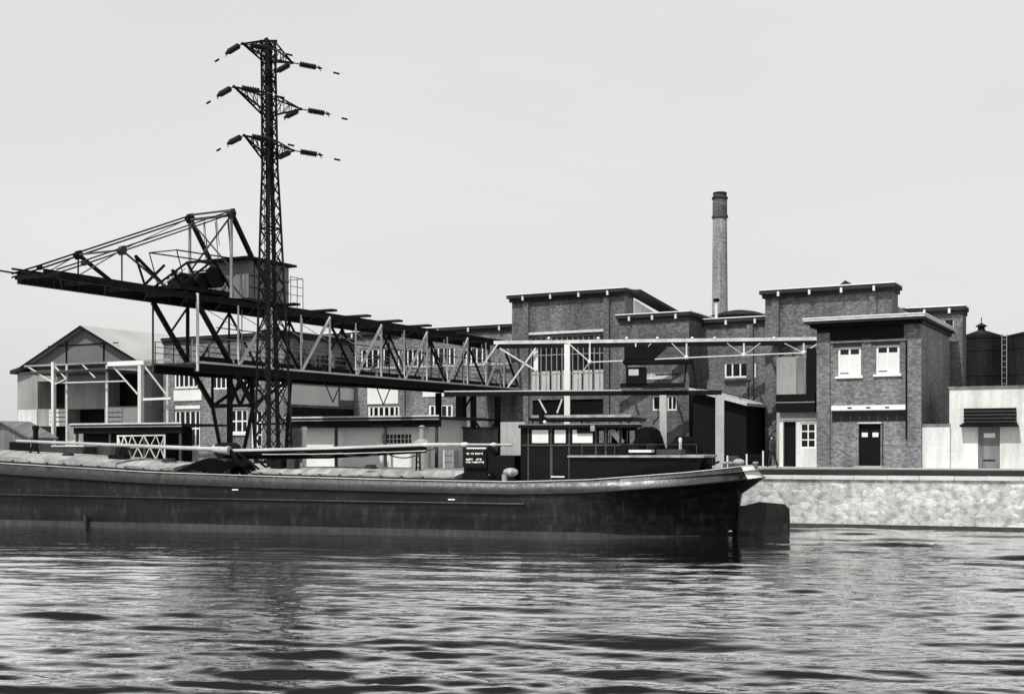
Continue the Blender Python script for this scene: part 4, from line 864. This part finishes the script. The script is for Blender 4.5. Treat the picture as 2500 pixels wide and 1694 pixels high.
heap('coal_heap', 'black coal heap between the pale column and the sheet metal shed', 'coal heap', 1610, 1745, 1062, 70, 'coal', 1, 1.6)
heap('coal_heap', 'small black coal heap left of the pale column behind the barge cabin', 'coal heap', 1540, 1636, 1042, 72, 'coal', 2, 3)
heap('coal_heap', 'low black coal heap right of the crane leg behind the lowered mast', 'coal heap', 585, 735, 1118, 66, 'coal', 5)
def crate(label, px0, px1, ytop, Y, m='wood', n=4, zb=GZ):
    f_ = Fr((px0 + px1) / 2, Y, FA); a, c = f_.s_(px0), f_.s_(px1); zt = f_.z(ytop, 0); t = thing('crate', label, 'crate', tuple(f_.p(0, 0, zb)), 'crates standing on the quay')
    MB().box(f_, a + .03, c - .03, .03, c - a - .03, zb, zt - .02).build('box', m, t); b = MB()
    for k in range(n): z = zb + (zt - zb) * (k + .5) / n; b.box(f_, a, c, 0, .028, z - (zt - zb) / n * .42, z + (zt - zb) / n * .42)
    b.build('boards', m, t); MB().box(f_, a - .02, a + .08, -.03, -.002, zb, zt).build('corner_batten', 'steel_pale', t); MB().box(f_, c - .08, c + .02, -.03, -.002, zb, zt).build('corner_batten', m, t)
crate('dark crate against the brick pier left of the walking person', 1862, 1880, 1100, 74, 'dark')
crate('long dark crate beside the brick wall, left of the tall narrow one', 1822, 1858, 1108, 74.5, 'dark', 3)
crate('grey crate in front of the sheet metal shed near the grey column', 1775, 1800, 1112, 70, 'steel_grey')
crate('pale grey crate under the end of the lowered mast, right of the trestle', 1083, 1108, 1098, 69, 'steel_mid', 3)
# dark gate frame and shelter behind the mast foot of the wheelhouse
gt = Fr(1160, 74, FA)
bs = thing('brick_kiosk', 'small dark brick kiosk with a flat roof under the rear leg of the crane bridge', 'kiosk', tuple(gt.p(0, 0, GZ)))
MB().box(gt, gt.s_(1066), gt.s_(1176), 0, 2, GZ, gt.z(1046, 0)).build('wall', 'brick_dark', bs); MB().box(gt, gt.s_(1062), gt.s_(1180), -.15, 2.1, gt.z(1046, 0), gt.z(1042, 0)).build('roof', 'roofing', bs)
q = gt.rect(1092, 1112, 1056, 1080); window(bs, gt, *q, -.06, 2, 3, .04)
wp = Fr(1230, 80, FA)
solo(MB().box(wp, wp.s_(1222), wp.s_(1282), 0, .2, GZ, wp.z(1030, 0)), 'screen_wall', 'concrete', 'pale grey screen wall seen left of the wheelhouse', 'wall')

# ================================================================== PERSON on the quay
def person(loc, face, label):
    me = bpy.data.meshes.new('body'); V = []; E = []; Rr = []
    def v(x, y, z, r, par=None):
        V.append((x, y, z)); Rr.append(r); i = len(V) - 1
        if par is not None: E.append((par, i))
        return i
    pel = v(0, 0, .95, .13); wa = v(0, .0, 1.10, .125, pel); chs = v(0, -.02, 1.32, .155, wa); nk = v(0, -.01, 1.48, .06, chs); hd = v(0, -.03, 1.56, .075, nk); h2 = v(0, -.04, 1.66, .098, hd); v(0, -.03, 1.745, .06, h2)
    for sx, st in ((-1, .22), (1, -.20)):
        hp = v(.09 * sx, 0, .90, .10, pel); kn = v(.10 * sx, -st * .55 - .03, .50, .065, hp); an = v(.10 * sx, -st + (.08 if st < 0 else 0), .09, .045, kn); v(.10 * sx, -st - .14 + (.08 if st < 0 else 0), .045, .04, an)
        sh_ = v(.18 * sx, 0, 1.40, .07, chs); el = v(.23 * sx, .05 + st * .25, 1.13, .048, sh_); wr = v(.22 * sx, -.08 + st * .5, .92, .032, el); pm = v(.215 * sx, -.10 + st * .55, .85, .036, wr)
        for k in range(4): f1 = v(.215 * sx + .0, -.135 + st * .55 + .022 * k, .79 + .004 * k, .010, pm); v(.20 * sx, -.14 + st * .55 + .022 * k, .75 + .006 * (k - 1.5) ** 2, .009, f1)
        t1 = v(.20 * sx, -.155 + st * .55, .83, .011, pm); v(.19 * sx, -.165 + st * .55, .79, .010, t1)
    me.from_pydata(V, E, []); o = bpy.data.objects.new('person', me); COL.objects.link(o)
    sk = o.modifiers.new('skin', 'SKIN'); sk.use_smooth_shade = True
    for i, r_ in enumerate(Rr): me.skin_vertices[0].data[i].radius = (r_, r_ * (.8 if i in (0, 1, 2) else 1))
    me.skin_vertices[0].data[0].use_root = True; sub = o.modifiers.new('sub', 'SUBSURF'); sub.levels = 2; sub.render_levels = 2
    me.materials.append(M['cloth']); o.location = loc; o.rotation_euler = (0, 0, face); tag(o, label, 'person')
    return o
def add_uvless(o): pass
pf_ = Vector(((1887 - CX) / F * 69, 69, GZ + .03))
me_p = bpy.data.meshes
pp = person(tuple(pf_), R(-65), 'person in dark clothes walking along the quay in front of the crates')
def child(mb, name, m, parent):                      # child given in the parent's local space
    o = mb.build(name, m); o.parent = parent; return o
child(MB().ball((0, -.045, 1.655), .098, 14, 10, (.82, .98, 1.18)).ball((0, -.145, 1.64), .018, 6, 5), 'head', 'skin', pp)
child(MB().ball((0, -.02, 1.70), .105, 14, 8, (.9, 1.02, .75)), 'cap', 'dark', pp)
b = MB(); b.box8([(-.015, -.142, 1.668), (.015, -.142, 1.668), (.015, -.13, 1.668), (-.015, -.13, 1.668)] + [(-.012, -.142, 1.68), (.012, -.142, 1.68), (.012, -.13, 1.68), (-.012, -.13, 1.68)]); b.ball((-.032, -.128, 1.67), .012, 6, 5); b.ball((.032, -.128, 1.67), .012, 6, 5); child(b, 'eyes', 'dark', pp)

# ================================================================== BARGE
bg = thing('canal_barge', 'long black motor barge with a lowered mast and dark wheelhouse alongside the quay', 'barge', tuple(BF.p(0, 3, 0)))
C0 = 3.0                                     # centreline
def ztop(s):
    pts = [(-44, 3.5), (-23.6, 2.62), (-16, 2.28), (-10, 2.14), (-4, 2.05), (0, 2.02), (3, 2.12), (6.5, 2.40), (9.1, 2.66)]
    for (a, b), (c, d) in zip(pts, pts[1:]):
        if s <= c: return b + (d - b) * (s - a) / (c - a)
    return 2.66
def btop(s):
    if s > 3: t = min(1, (s - 3) / 6.1); return 3.0 * max(0, 1 - t ** 2.6) ** .5 if t < 1 else .02
    if s < -34: t = min(1, (-34 - s) / 9); return 3.0 * max(.004, 1 - t ** 2.2) ** .6
    return 3.0
def blow(s):
    if s > 1.5: t = min(1, (s - 1.5) / 6.5); return max(.09, 2.98 * (1 - t ** 1.9))
    if s < -33: t = min(1, (-33 - s) / 9); return max(.06, 2.95 * (1 - t ** 1.7))
    return 2.97
SS = list(np.linspace(-43, -30, 14)) + list(np.linspace(-29, 2, 42)) + list(np.linspace(2.4, 8.0, 20)) + [8.2, 8.4, 8.6, 8.8, 8.95, 9.05, 9.1]
def sec(s):                                  # section profile: (half breadth, z) from keel to knuckle
    zk = ztop(s) - .46; bt = btop(s); bl = blow(s)
    if s <= 8.0:
        return [(bl * .7, -.9), (bl, -.55), (bl, 0.0), (bl + (bt - bl) * .12, .45), (bl + (bt - bl) * .45, zk * .62 + .25), (max(bt - .06, .02), zk)]
    t = (s - 8.0) / 1.1; zbm = 1.42 + t * (zk - 1.42)
    return [(.02, zbm), (.05 + bt * .1, zbm + .001), (bt * .3, zbm + (zk - zbm) * .25), (bt * .55, zbm + (zk - zbm) * .5), (bt * .8, zbm + (zk - zbm) * .8), (max(bt - .06, .02), zk)]
def loft(rows, closed=False):
    b = MB(); n = len(rows[0]); b.v = [tuple(p) for r_ in rows for p in r_]
    for i in range(len(rows) - 1):
        for j in range(n - 1): b.f.append([i * n + j, (i + 1) * n + j, (i + 1) * n + j + 1, i * n + j + 1]); b.smooth.append(True)
    return b
rows = []
for s in SS:
    pr_ = sec(s); rows.append([BF.p(s, C0 - h, z) for h, z in reversed(pr_)] + [BF.p(s, C0 + h, z) for h, z in pr_])
hb = loft(rows); hull = hb.build('hull', 'hull', bg)
b = MB(); pts = [BF.p(s, C0 - (blow(s) * .6 + btop(s) * .4) - .03, .95 + .12 * ztop(s)) for s in SS if s < 1.2]
b.tube(pts, .045, 6); b.build('rub_strake', 'bulwark_dark', hull)
# lighter strip along the waterline: the water's reflection painted on the hull
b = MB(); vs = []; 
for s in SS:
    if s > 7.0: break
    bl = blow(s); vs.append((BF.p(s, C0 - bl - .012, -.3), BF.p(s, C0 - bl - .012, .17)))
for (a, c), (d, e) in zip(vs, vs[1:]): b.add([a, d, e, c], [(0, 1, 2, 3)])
b.build('water_reflection_strip', 'hull_low', hull)
def lean(s):                                 # the bulwark leans inwards and forwards towards the stern
    f = max(0, min(1, (s - 2) / 5)); return .34 * max(0, min(1, (s - 6) / 3.1)) ** 2, .13 * f * min(1, btop(s) / 1.2)
# bulwark strip above the knuckle, flaring outwards towards the stern
rows = []
for s in SS:
    zt = ztop(s); zk = zt - .46; bt = btop(s); f = max(0, min(1, (s - 1) / 5)); fl = -.04 * f
    ln, iw = lean(s); rows.append([BF.p(s, C0 - bt - .02, zk), BF.p(s - ln, C0 - bt + iw, zt), BF.p(s - ln, C0 - bt + iw + .06, zt + .012), BF.p(s - ln * .8 - .02, min(C0 - bt + iw + .09, C0 - .01), zk + .1)])
i0 = next(i for i, s in enumerate(SS) if s > 4.0)
b = loft(rows[:i0 + 1]); b.build('bulwark', 'bulwark_dark', bg); b = loft(rows[i0:]); b.build('bulwark', 'bulwark', bg)  # aft length lighter: the sun's highlight put into its paint
rows2 = [[BF.p(s, C0 + btop(s) + .02, ztop(s) - .46), BF.p(s - lean(s)[0], C0 + btop(s) - lean(s)[1], ztop(s)), BF.p(s - lean(s)[0], C0 + btop(s) - lean(s)[1] - .06, ztop(s) + .012), BF.p(s - lean(s)[0] * .8 - .02, C0 + max(btop(s) - .2, .01), ztop(s) - .36)] for s in SS]
loft(rows2).build('bulwark', 'hull', bg)
# rail and knuckle beadings
for zz2, r_, mm in ((.02, .03, 'steel_pale'), (-.46, .035, 'hull')):
    b = MB(); pts = [BF.p(s - (0 if zz2 < 0 else lean(s)[0]), C0 - btop(s) - .015 + (0 if zz2 < 0 else lean(s)[1]), ztop(s) + zz2) for s in SS] + ([BF.p(s, C0 + btop(s) + .015, ztop(s) + zz2) for s in reversed(SS)] if zz2 < 0 else [])
    b.tube(pts, r_ if zz2 < 0 else .018, 6); b.build('rub_rail' if zz2 < 0 else 'top_rail', mm, bg)
# white end patch on the stern
b = MB(); vs = []
for k in range(9):
    s = 8.62 + .46 * k / 8; zt = ztop(s); bt = btop(s); ln, iw = lean(s)
    vs.append((BF.p(s + .015, C0 - bt - .035, zt - .44), BF.p(s - ln + .01, C0 - bt + iw - .02, zt - .0)))
for (a, c), (d, e) in zip(vs, vs[1:]): b.add([a, d, e, c], [(0, 1, 2, 3)])
b.build('white_stern_patch', 'white', bg)
# deck
b = MB(); rw_ = [[BF.p(s, C0 - btop(s) + .03, ztop(s) - .14), BF.p(s, C0, ztop(s) - .08), BF.p(s, C0 + btop(s) - .03, ztop(s) - .14)] for s in SS]
b = loft(rw_); b.build('deck', 'deck', bg)
# rudder
rd_ = MB(); rp = [(8.02, -.5), (10.02, -.5), (10.05, .4), (10.03, 1.02), (9.85, 1.2), (8.9, 1.27), (8.35, 1.12), (8.02, 1.1)]
rd_.prism([BF.p(s, C0 - .07, z) for s, z in rp], BF.p(0, .14, 0) - BF.p(0, 0, 0)); rd_.build('rudder', 'hull', bg)
MB().cyl(BF.p(8.1, C0, -.5), BF.p(8.1, C0, 2.35), .08, 10).build('rudder_stock', 'hull', bg)
MB().bar(BF.p(7.85, C0 - .35, 1.32), BF.p(8.15, C0 - .3, 1.22), .12).build('rudder_bracket', 'steel_pale', bg)
# draught marks / small white plates on the hull
for px, py in ((575, 1195), (1103, 1219), (1752, 1308)):
    s = BF.s_(px); z = max(.12, BF.z(py, s)); oo = C0 - blow(s) - .03 if s < 1.5 else C0 - blow(s) - .08
    MB().box(BF, s - .14, s + .14, min(oo, -.03 if s < 1 else oo) - .01, oo + .01, z - .025, z + .025).build('draught_mark', 'white', bg)
s = BF.s_(213); MB().cyl(BF.p(s, -.12, -.3), BF.p(s, -.12, .42), .09, 10).build('fender', 'rope', bg)
# hatch coamings and covers
def hatch(sa, sb, hgt, m='canvas'):
    n = 14; r1 = []
    for i in range(n + 1):
        s = sa + (sb - sa) * i / n; z = ztop(s) - .05; wv = .008 * math.sin(i * 1.7)
        r1.append([BF.p(s, .75, z - .05), BF.p(s, .74, z + hgt + wv * .3), BF.p(s, 1.6, z + hgt + .12 + wv), BF.p(s, 3, z + hgt + .2 + wv), BF.p(s, 4.4, z + hgt + .12), BF.p(s, 5.25, z + hgt), BF.p(s, 5.25, z - .05)])
    b = loft(r1); k = len(b.v); e = b.v[:7]; f_ = b.v[-7:]; b.add(e, [(6, 5, 4, 3, 2, 1, 0)]); b.add(f_, [(0, 1, 2, 3, 4, 5, 6)]); b.smooth = [False] * len(b.f)
    h = b.build('hatch_cover', m, bg); bt_ = MB()
    MB().tube([BF.p(sa + (sb - sa) * i / n, .72, ztop(sa + (sb - sa) * i / n) + .06) for i in range(n + 1)], .03, 6).build('batten_bar', 'dark', h)
    for i in range(int((sb - sa) / .9)): s = sa + .45 + .9 * i; bt_.box(BF, s - .05, s + .05, .68, .73, ztop(s) - .02, ztop(s) + .14)
    bt_.build('cleats', 'steel_grey', h)
hatch(-42, -18.2, .34); hatch(-18.15, BF.s_(425, .8), .26); hatch(BF.s_(615, .8), BF.s_(1110, .8), .20)
for s, o, r_ in ((-16.5, 2.2, .3), (-21.6, 2.0, .26), (BF.s_(905, 1.5), 1.5, .24)):
    b = MB(); zz4 = ztop(s) + .42
    for k in range(3):
        n_ = 18; rr = r_ * (1 - .12 * k); ring = [BF.p(s + rr * math.cos(6.283 * i / n_), o + rr * math.sin(6.283 * i / n_), zz4 + .05 * k) for i in range(n_ + 1)]; b.tube(ring, .035, 6)
    b.build('coiled_rope', 'rope', bg)
for s, o, w_, h_, m_n in ((BF.s_(660, 1.6), 1.6, .5, .22, 'dark'), (BF.s_(700, 1.8), 1.8, .35, .3, 'wood'), (-19.2, 1.6, .8, .2, 'dark'), (-13.6, 1.4, .4, .25, 'wood')):
    MB().box(BF, s, s + w_, o, o + .5, ztop(s) + .2, ztop(s) + .38 + h_).build('deck_box', m_n, bg)
# tarpaulin heap forward of the mast foot
s0 = BF.s_(425, .6); s1 = BF.s_(548, .6)
r1 = []
for i in range(17):
    t = i / 16; s = s0 + (s1 - s0) * t; h = .04 + .72 * math.sin(math.pi * min(1, t * .82 + .04)) ** .8; r1.append([BF.p(s, .35 + 2.6 * j / 8, ztop(s) - .1 + h * math.sin(math.pi * (j + .4) / 8.8) ** .6 + .02 * math.sin(i * 2.1 + j * 3)) for j in range(9)])
b = loft(r1); solo(b, 'tarpaulin', 'tarp', 'black tarpaulin mound lying on the barge deck left of the mast foot', 'tarpaulin')
# mast foot, lowered mast, derrick boom
sm = BF.s_(575, 2.6); zm = BF.z(1099, sm, 2.6); zd = ztop(sm)
mf = MB(); 
for o in (2.3, 3.1): mf.bar(BF.p(sm - .55, o, zm + .1), BF.p(sm + .2, o, zd - .1), .16, .3); mf.bar(BF.p(sm + .75, o, zd - .05), BF.p(sm - .1, o, zm), .12, .18); mf.bar(BF.p(sm + 1.5, o, zd + .05), BF.p(sm + .3, o, zm - .1), .08)
mf.cyl(BF.p(sm - .45, 2.1, zm + .0), BF.p(sm - .45, 3.3, zm + .0), .34, 16); mf.cyl(BF.p(sm + .2, 2.2, zd + .3), BF.p(sm + .2, 3.2, zd + .3), .26, 14); mf.build('mast_foot', 'dark', bg)
b = MB()
for k in range(3): b.cyl(BF.p(sm - .6, 1.5, zd + .1 + .14 * k), BF.p(sm - .05, 1.5, zd + .1 + .14 * k), .05, 8)
b.box(BF, sm - .7, sm + .0, 1.45, 2.2, zd - .1, zd + .5); b.build('cable_reel', 'canvas', bg)
p0 = BF.at(548, 1101, 2.6); p1 = BF.at(800, 1096, 2.6); p2 = BF.at(1040, 1086, 2.6); p3 = BF.at(1140, 1085, 2.6)
b = MB(); b.cyl(p0, p1, .09, 16, .09); b.cyl(p1, p2, .09, 16, .08); b.cyl(p2, p3, .09, 12, .07); b.cyl(p3, BF.at(1250, 1086, 2.6), .05, 8); b.build('mast', 'spar', bg)
b = MB(); dz = Vector((0, 0, -.2)); b.cyl(p0 + dz * .9, p1 + dz, .17, 14, .21); b.cyl(p1 + dz, p2 + dz * .9, .21, 14, .14); b.build('furled_sail', 'tarp', bg)
for px, yy in ((1040, 1086), (1135, 1085), (1205, 1086)): q = BF.at(px, yy, 2.6); MB().ball(q, .12, 10, 6, (1.5, 1, .8)).build('mast_fitting', 'steel_pale', bg)
q0, q1 = BF.at(40, 1076, 2.2), BF.at(520, 1096, 2.2); b = MB(); b.cyl(q0, q1, .06, 12, .09); b.cyl(q1, BF.at(560, 1100, 2.2), .16, 12, .2); b.build('derrick_boom', 'spar', bg)
# crutches
for px, o, yt, lab in ((1021, 2.6, 1094, 0), (300, 2.2, 1090, 1), (84, 2.2, 1080, 1)):
    s = BF.s_(px, o); zc = BF.z(yt, s, o); b = MB(); zl = ztop(s) + (.1 if px > 900 else .55)
    for dx in (-.1, .1): b.bar(BF.p(s + dx * (1 if px > 900 else 3), o, zl - .3), BF.p(s + dx * .6, o, zc), .07)
    for k in range(5): zz2 = zl + (zc - zl) * (k + .5) / 5; b.bar(BF.p(s - .1, o, zz2), BF.p(s + .1, o, zz2), .05)
    b.build('crutch', 'dark', bg)
# rigging draped under the mast
def rope(p, q, sag, r=.03, name='rigging', n=14, m='rope'):
    pts = [p.lerp(q, k / n) - Vector((0, 0, sag * 4 * (k / n) * (1 - k / n))) for k in range(n + 1)]; return MB().tube(pts, r, 6).build(name, m, bg)
xs_ = [(640, 1108), (740, 1104), (830, 1104), (935, 1101), (1040, 1098), (1062, 1092)]
for (a, b2), sg_ in zip(zip(xs_, xs_[1:]), (.05, .17, .2, .3, .05)): rope(BF.at(*a[:2], 2.4), BF.at(*b2[:2], 2.4), sg_)
rope(BF.at(640, 1109, 2.3), BF.at(1040, 1100, 2.3), .04, .018, m='steel_pale')
# engine skylight and louvred box forward of the wheelhouse
s0, s1 = BF.s_(1098, 1.6), BF.s_(1256, 1.6); zd = 1.95
b = MB(); b.box(BF, s0 + .6, s1, 1.6, 4.4, zd, BF.z(1112, s0, 1.6)); bx = b.build('engine_casing', 'dark', bg)
b = MB()
MB().box(BF, BF.rect(1134, 1188, 1103, 1142, 1.5)[0], BF.rect(1134, 1188, 1103, 1142, 1.5)[1], 1.5, 1.59, BF.rect(1134, 1188, 1103, 1142, 1.5)[2], BF.rect(1134, 1188, 1103, 1142, 1.5)[3]).build('name_board', 'dark', bx)
q = BF.rect(1140, 1187, 1092, 1095.5, 1.5); b.box(BF, q[0], q[1], 1.45, 1.6, q[2], q[3])
rl_ = random.Random(5)
for y, x0, x1 in ((1105, 1139, 1180), (1119, 1138, 1176), (1126, 1137, 1179)):     # three lines of small worn lettering, too small to read
    x = x0
    while x < x1:
        wd = rl_.uniform(1.6, 3.2)
        if rl_.random() > .14:
            q = BF.rect(x, x + wd, y, y + 4.2, 1.49); m_z = (q[2] + q[3]) / 2; st = (q[1] - q[0]) * .28
            b.box(BF, q[0], q[0] + st, 1.485, 1.499, q[2], q[3]); b.box(BF, q[0] + st, q[1], 1.485, 1.499, rl_.choice((q[2], m_z, q[3] - .02)), rl_.choice((q[3], m_z + .02, q[3])) + .001)
            b.box(BF, q[1] - st, q[1], 1.486, 1.4985, rl_.choice((q[2], m_z)), q[3])
        x += wd + .7
b.build('lettering', 'white', bx)
for px in (1190, 1232): s = BF.s_(px, .8); MB().cyl(BF.p(s, .8, 1.9), BF.p(s, .8, 2.3), .11, 12).build('bollard', 'steel_mid', bg)
s = BF.s_(1247, .9); MB().ball(BF.p(s, .9, 2.38), .28, 14, 8, (1.1, 1, .6)).build('coiled_rope', 'canvas', bg)
b = MB(); sq = BF.s_(1085, .5); b.prism([BF.p(sq, .5, 2.0), BF.p(sq + 1.9, .5, 2.0), BF.p(sq + 1.7, .5, 2.36)], BF.p(0, .9, 0) - BF.p(0, 0, 0)); b.build('deck_ramp', 'dark', bg)
s = BF.s_(1208, 2.4); b = MB(); b.cyl(BF.p(s, 2.4, 2), BF.p(s, 2.4, 3.1), .16, 12); b.lathe(BF.p(s, 2.4, 3.05), (-.6, -.5, .1), [(0, .2), (.3, .34), (.31, .3), (.05, .02)], 14); b.build('ventilator', 'dark', bg)
# wheelhouse
WO0, WO1 = 1.5, 4.6; a, c = BF.s_(1271, WO0), BF.s_(1515, WO0); zw0 = 1.95; zsill = BF.z(1083, (a + c) / 2, WO0); zr = BF.z(1040, (a + c) / 2, WO0)
wins = [(1298, 1339), (1353, 1381), (1397, 1447), (1462, 1474), (1484, 1512)]
holes = [(BF.s_(x0, WO0), BF.s_(x1, WO0), zsill + .03, zr - .14) for x0, x1 in wins]
wh = MB()
S = [a] + [x for h in holes for x in h[:2]] + [c]
for o, t in ((WO0, .06), (WO1, .06)):
    wh.box(BF, a, c, o, o + t, zw0, zsill)
    for x0, x1 in zip(S[::2], S[1::2]): wh.box(BF, x0, x1, o, o + t, zsill + .001, zr - .1)
    wh.box(BF, a, c, o + .002, o + t - .002, zr - .14, zr)
for s in (a, c - .06):
    wh.box(BF, s, s + .06, WO0 + .061, WO1 - .001, zw0, zsill); 
    for o in (WO0 + .061, 3.0, WO1 - .16): wh.box(BF, s + .002, s + .058, o, o + .14, zsill, zr)
wheel = wh.build('wheelhouse', 'dark', bg)
for i, h in enumerate(holes):
    fr_ = MB(); fr_.box(BF, h[0], h[1], WO0 - .015, WO0 + .0, h[2] - .04, h[2]); fr_.box(BF, h[0], h[1], WO0 - .015, WO0 + .0, h[3], h[3] + .03); w_ = fr_.build('window', 'dark', wheel)
    if i < 3: MB().box(BF, h[0] + .01, h[1] - .01, WO0 + .012, WO0 + .02, h[2] - .02, h[3] - .0).build('bright_pane', 'blind', wheel)  # pale panel: brightness of the glass put into its colour
sl_ = holes[4]; MB().bar(BF.p(sl_[0], 2.0, sl_[3]), BF.p(sl_[1], 2.0, sl_[2]), .2).build('rolled_chart', 'white', wheel)
MB().box(BF, holes[2][0] + .2, holes[2][1], WO0 - .06, WO0 - .02, holes[2][3] - .14, holes[2][3] + .02).build('blind_box', 'dark', wheel)
rf0 = BF.s_(1264, 1.2); rf1 = BF.s_(1562, 1.2)
MB().box(BF, rf0, rf1, 1.4, 4.75, zr, zr + .08).build('roof', 'steel_mid', wheel)
MB().box(BF, rf0 - .03, rf1 + .03, 1.35, 1.399, zr - .07, zr + .05).build('roof_edge', 'dark', wheel)
zr2 = BF.z(1020, a, 1.8); MB().box(BF, BF.s_(1290, 1.8), BF.s_(1545, 1.8), 1.8, 4.3, zr2 - .12, zr2).build('upper_roof', 'dark', wheel)
MB().box(BF, BF.s_(1296, 1.8), BF.s_(1540, 1.8), 1.85, 4.25, zr2 + .001, zr2 + .1).build('upper_roof_deck', 'canvas', wheel)
for px in (1300, 1420, 1535): s = BF.s_(px, 1.9); MB().bar(BF.p(s, 1.95, zr + .08), BF.p(s, 1.95, zr2 - .12), .06).build('roof_prop', 'dark', wheel)
s = BF.s_(1322, 1.6); MB().cyl(BF.p(s, 1.6, zr + .08), BF.p(s, 1.6, zr + .62), .11, 12).build('lamp_housing', 'dark', wheel); MB().ball(BF.p(s + .16, 1.5, zr + .16), .07, 8, 6).build('lamp', 'white', wheel)
s = BF.s_(1448, 1.3); MB().box(BF, s - .08, s + .08, 1.2, 1.3, zr - .2, zr + .02).build('navigation_lamp', 'steel_mid', wheel)
for px in (1530, 1552): s = BF.s_(px, 1.6); MB().bar(BF.p(s, 1.6, BF.z(1110, s, 1.6)), BF.p(s, 1.6, zr), .05).build('roof_prop', 'dark', wheel)
MB().box(BF, BF.s_(1535, 1.3), BF.s_(1590, 1.3), 1.3, 1.9, BF.z(1104, 5, 1.3), BF.z(1098, 5, 1.3)).build('bench_seat', 'white', wheel)
for px in (1290, 1345, 1390, 1455, 1479):
    s = BF.s_(px, WO0); MB().box(BF, s - .03, s + .03, WO0 - .02, WO0 - .001, zw0 + .1, zr - .02).build('pillar', 'steel_grey', wheel)
MB().box(BF, BF.s_(1271, WO0), BF.s_(1515, WO0), WO0 - .035, WO0 - .021, zsill - .09, zsill - .03).build('grab_rail', 'steel_grey', wheel)
# door seam, lower plate
s = BF.s_(1348, WO0); MB().box(BF, s - .02, s + .02, WO0 - .02, WO0, 2.2, zsill - .05).build('door_post', 'steel_grey', wheel)
q = BF.rect(1345, 1378, 1162, 1165, 1.2); MB().box(BF, q[0], q[1], 1.2, 1.25, q[2], q[3]).build('step', 'white', bg)
# aft cabin trunk
a, c = BF.s_(1390, 1.0), BF.s_(1708, 1.0); zc0, zc1 = BF.z(1116, a, 1), BF.z(1117, c, 1); 
b = MB(); b.box8([BF.p(a, 1.0, 1.9), BF.p(c - .3, 1.5, 2.0), BF.p(c - .3, 4.5, 2.0), BF.p(a, 5.0, 1.9), BF.p(a, 1.0, zc0), BF.p(c, 1.4, zc1), BF.p(c, 4.6, zc1), BF.p(a, 5.0, zc0)]); tr_ = b.build('cabin_trunk', 'dark', bg)
b = MB(); b.box8([BF.p(a - .05, .9, zc0 + .002), BF.p(c + .1, 1.3, zc1 + .002), BF.p(c + .1, 4.7, zc1 + .002), BF.p(a - .05, 5.1, zc0 + .002), BF.p(a - .05, .9, zc0 + .07), BF.p(c + .1, 1.3, zc1 + .09), BF.p(c + .1, 4.7, zc1 + .09), BF.p(a - .05, 5.1, zc0 + .07)]); b.build('cabin_roof', 'canvas', tr_)
for px in (): s = BF.s_(px, 1.0); t = (s - a) / (c - a); MB().cyl(BF.p(s, .97 + .45 * t, 2.42), BF.p(s, 1.02 + .45 * t, 2.42), .14, 16).build('porthole', 'hull_low', tr_)
b = MB()
for px in (1420, 1500, 1580, 1660, 1700): s = BF.s_(px, 1.3); zz3 = zc0 + .07; b.bar(BF.p(s, 1.35, zz3 - .02), BF.p(s, 1.35, zz3 + .42), .025)
b.bar(BF.p(BF.s_(1420, 1.3), 1.35, zc0 + .49), BF.p(BF.s_(1700, 1.3), 1.35, zc0 + .49), .02); b.build('cabin_rail', 'steel_grey', bg)
s = BF.s_(1640, 2.5); MB().box(BF, s - .5, s + .4, 2.0, 3.2, zc1 + .08, zc1 + .3).build('skylight', 'steel_grey', bg)
for px, o, r_ in ((1590, 2.2, .2), (1462, 2.0, .16)): s = BF.s_(px, o); MB().lathe(BF.p(s, o, zc0 + .06), (0, 0, 1), [(0, r_), (.4, r_ * .9), (.42, r_ * 1.1), (.46, .02)], 14).build('deck_barrel', 'wood', bg)
# stern gear
s = BF.s_(1725, 2.5); b = MB(); b.cyl(BF.p(s, 2.5, 2.3), BF.p(s, 2.5, 2.95), .22, 12); b.cyl(BF.p(s, 2.0, 2.75), BF.p(s, 3.0, 2.75), .16, 12); b.bar(BF.p(s - .5, 2.4, 2.4), BF.p(s + .5, 2.4, 2.8), .08); b.build('stern_winch', 'dark', bg)
s = BF.s_(1804, 2.4); MB().ball(BF.p(s, 2.4, 2.78), .17, 12, 8, (1.3, 1, .8)).build('coiled_rope', 'canvas', bg)
for px, o in ((1770, 1.9), (1783, 2.1), (1845, 2.6)): s = BF.s_(px, o); MB().lathe(BF.p(s, o, 2.3), (0, 0, 1), [(0, .09), (.42, .08), (.43, .12), (.5, .1)], 12).build('bollard', 'steel_mid', bg)
s = BF.s_(1805, .9); sh_o = C0 - btop(s) - .06; MB().lathe(BF.p(s, sh_o, 2.3), (-.31, -.95, 0), [(0, .1), (.04, .1), (.05, .06)], 14).build('hawse_ring', 'dark', bg)
print('objects', len(bpy.data.objects))
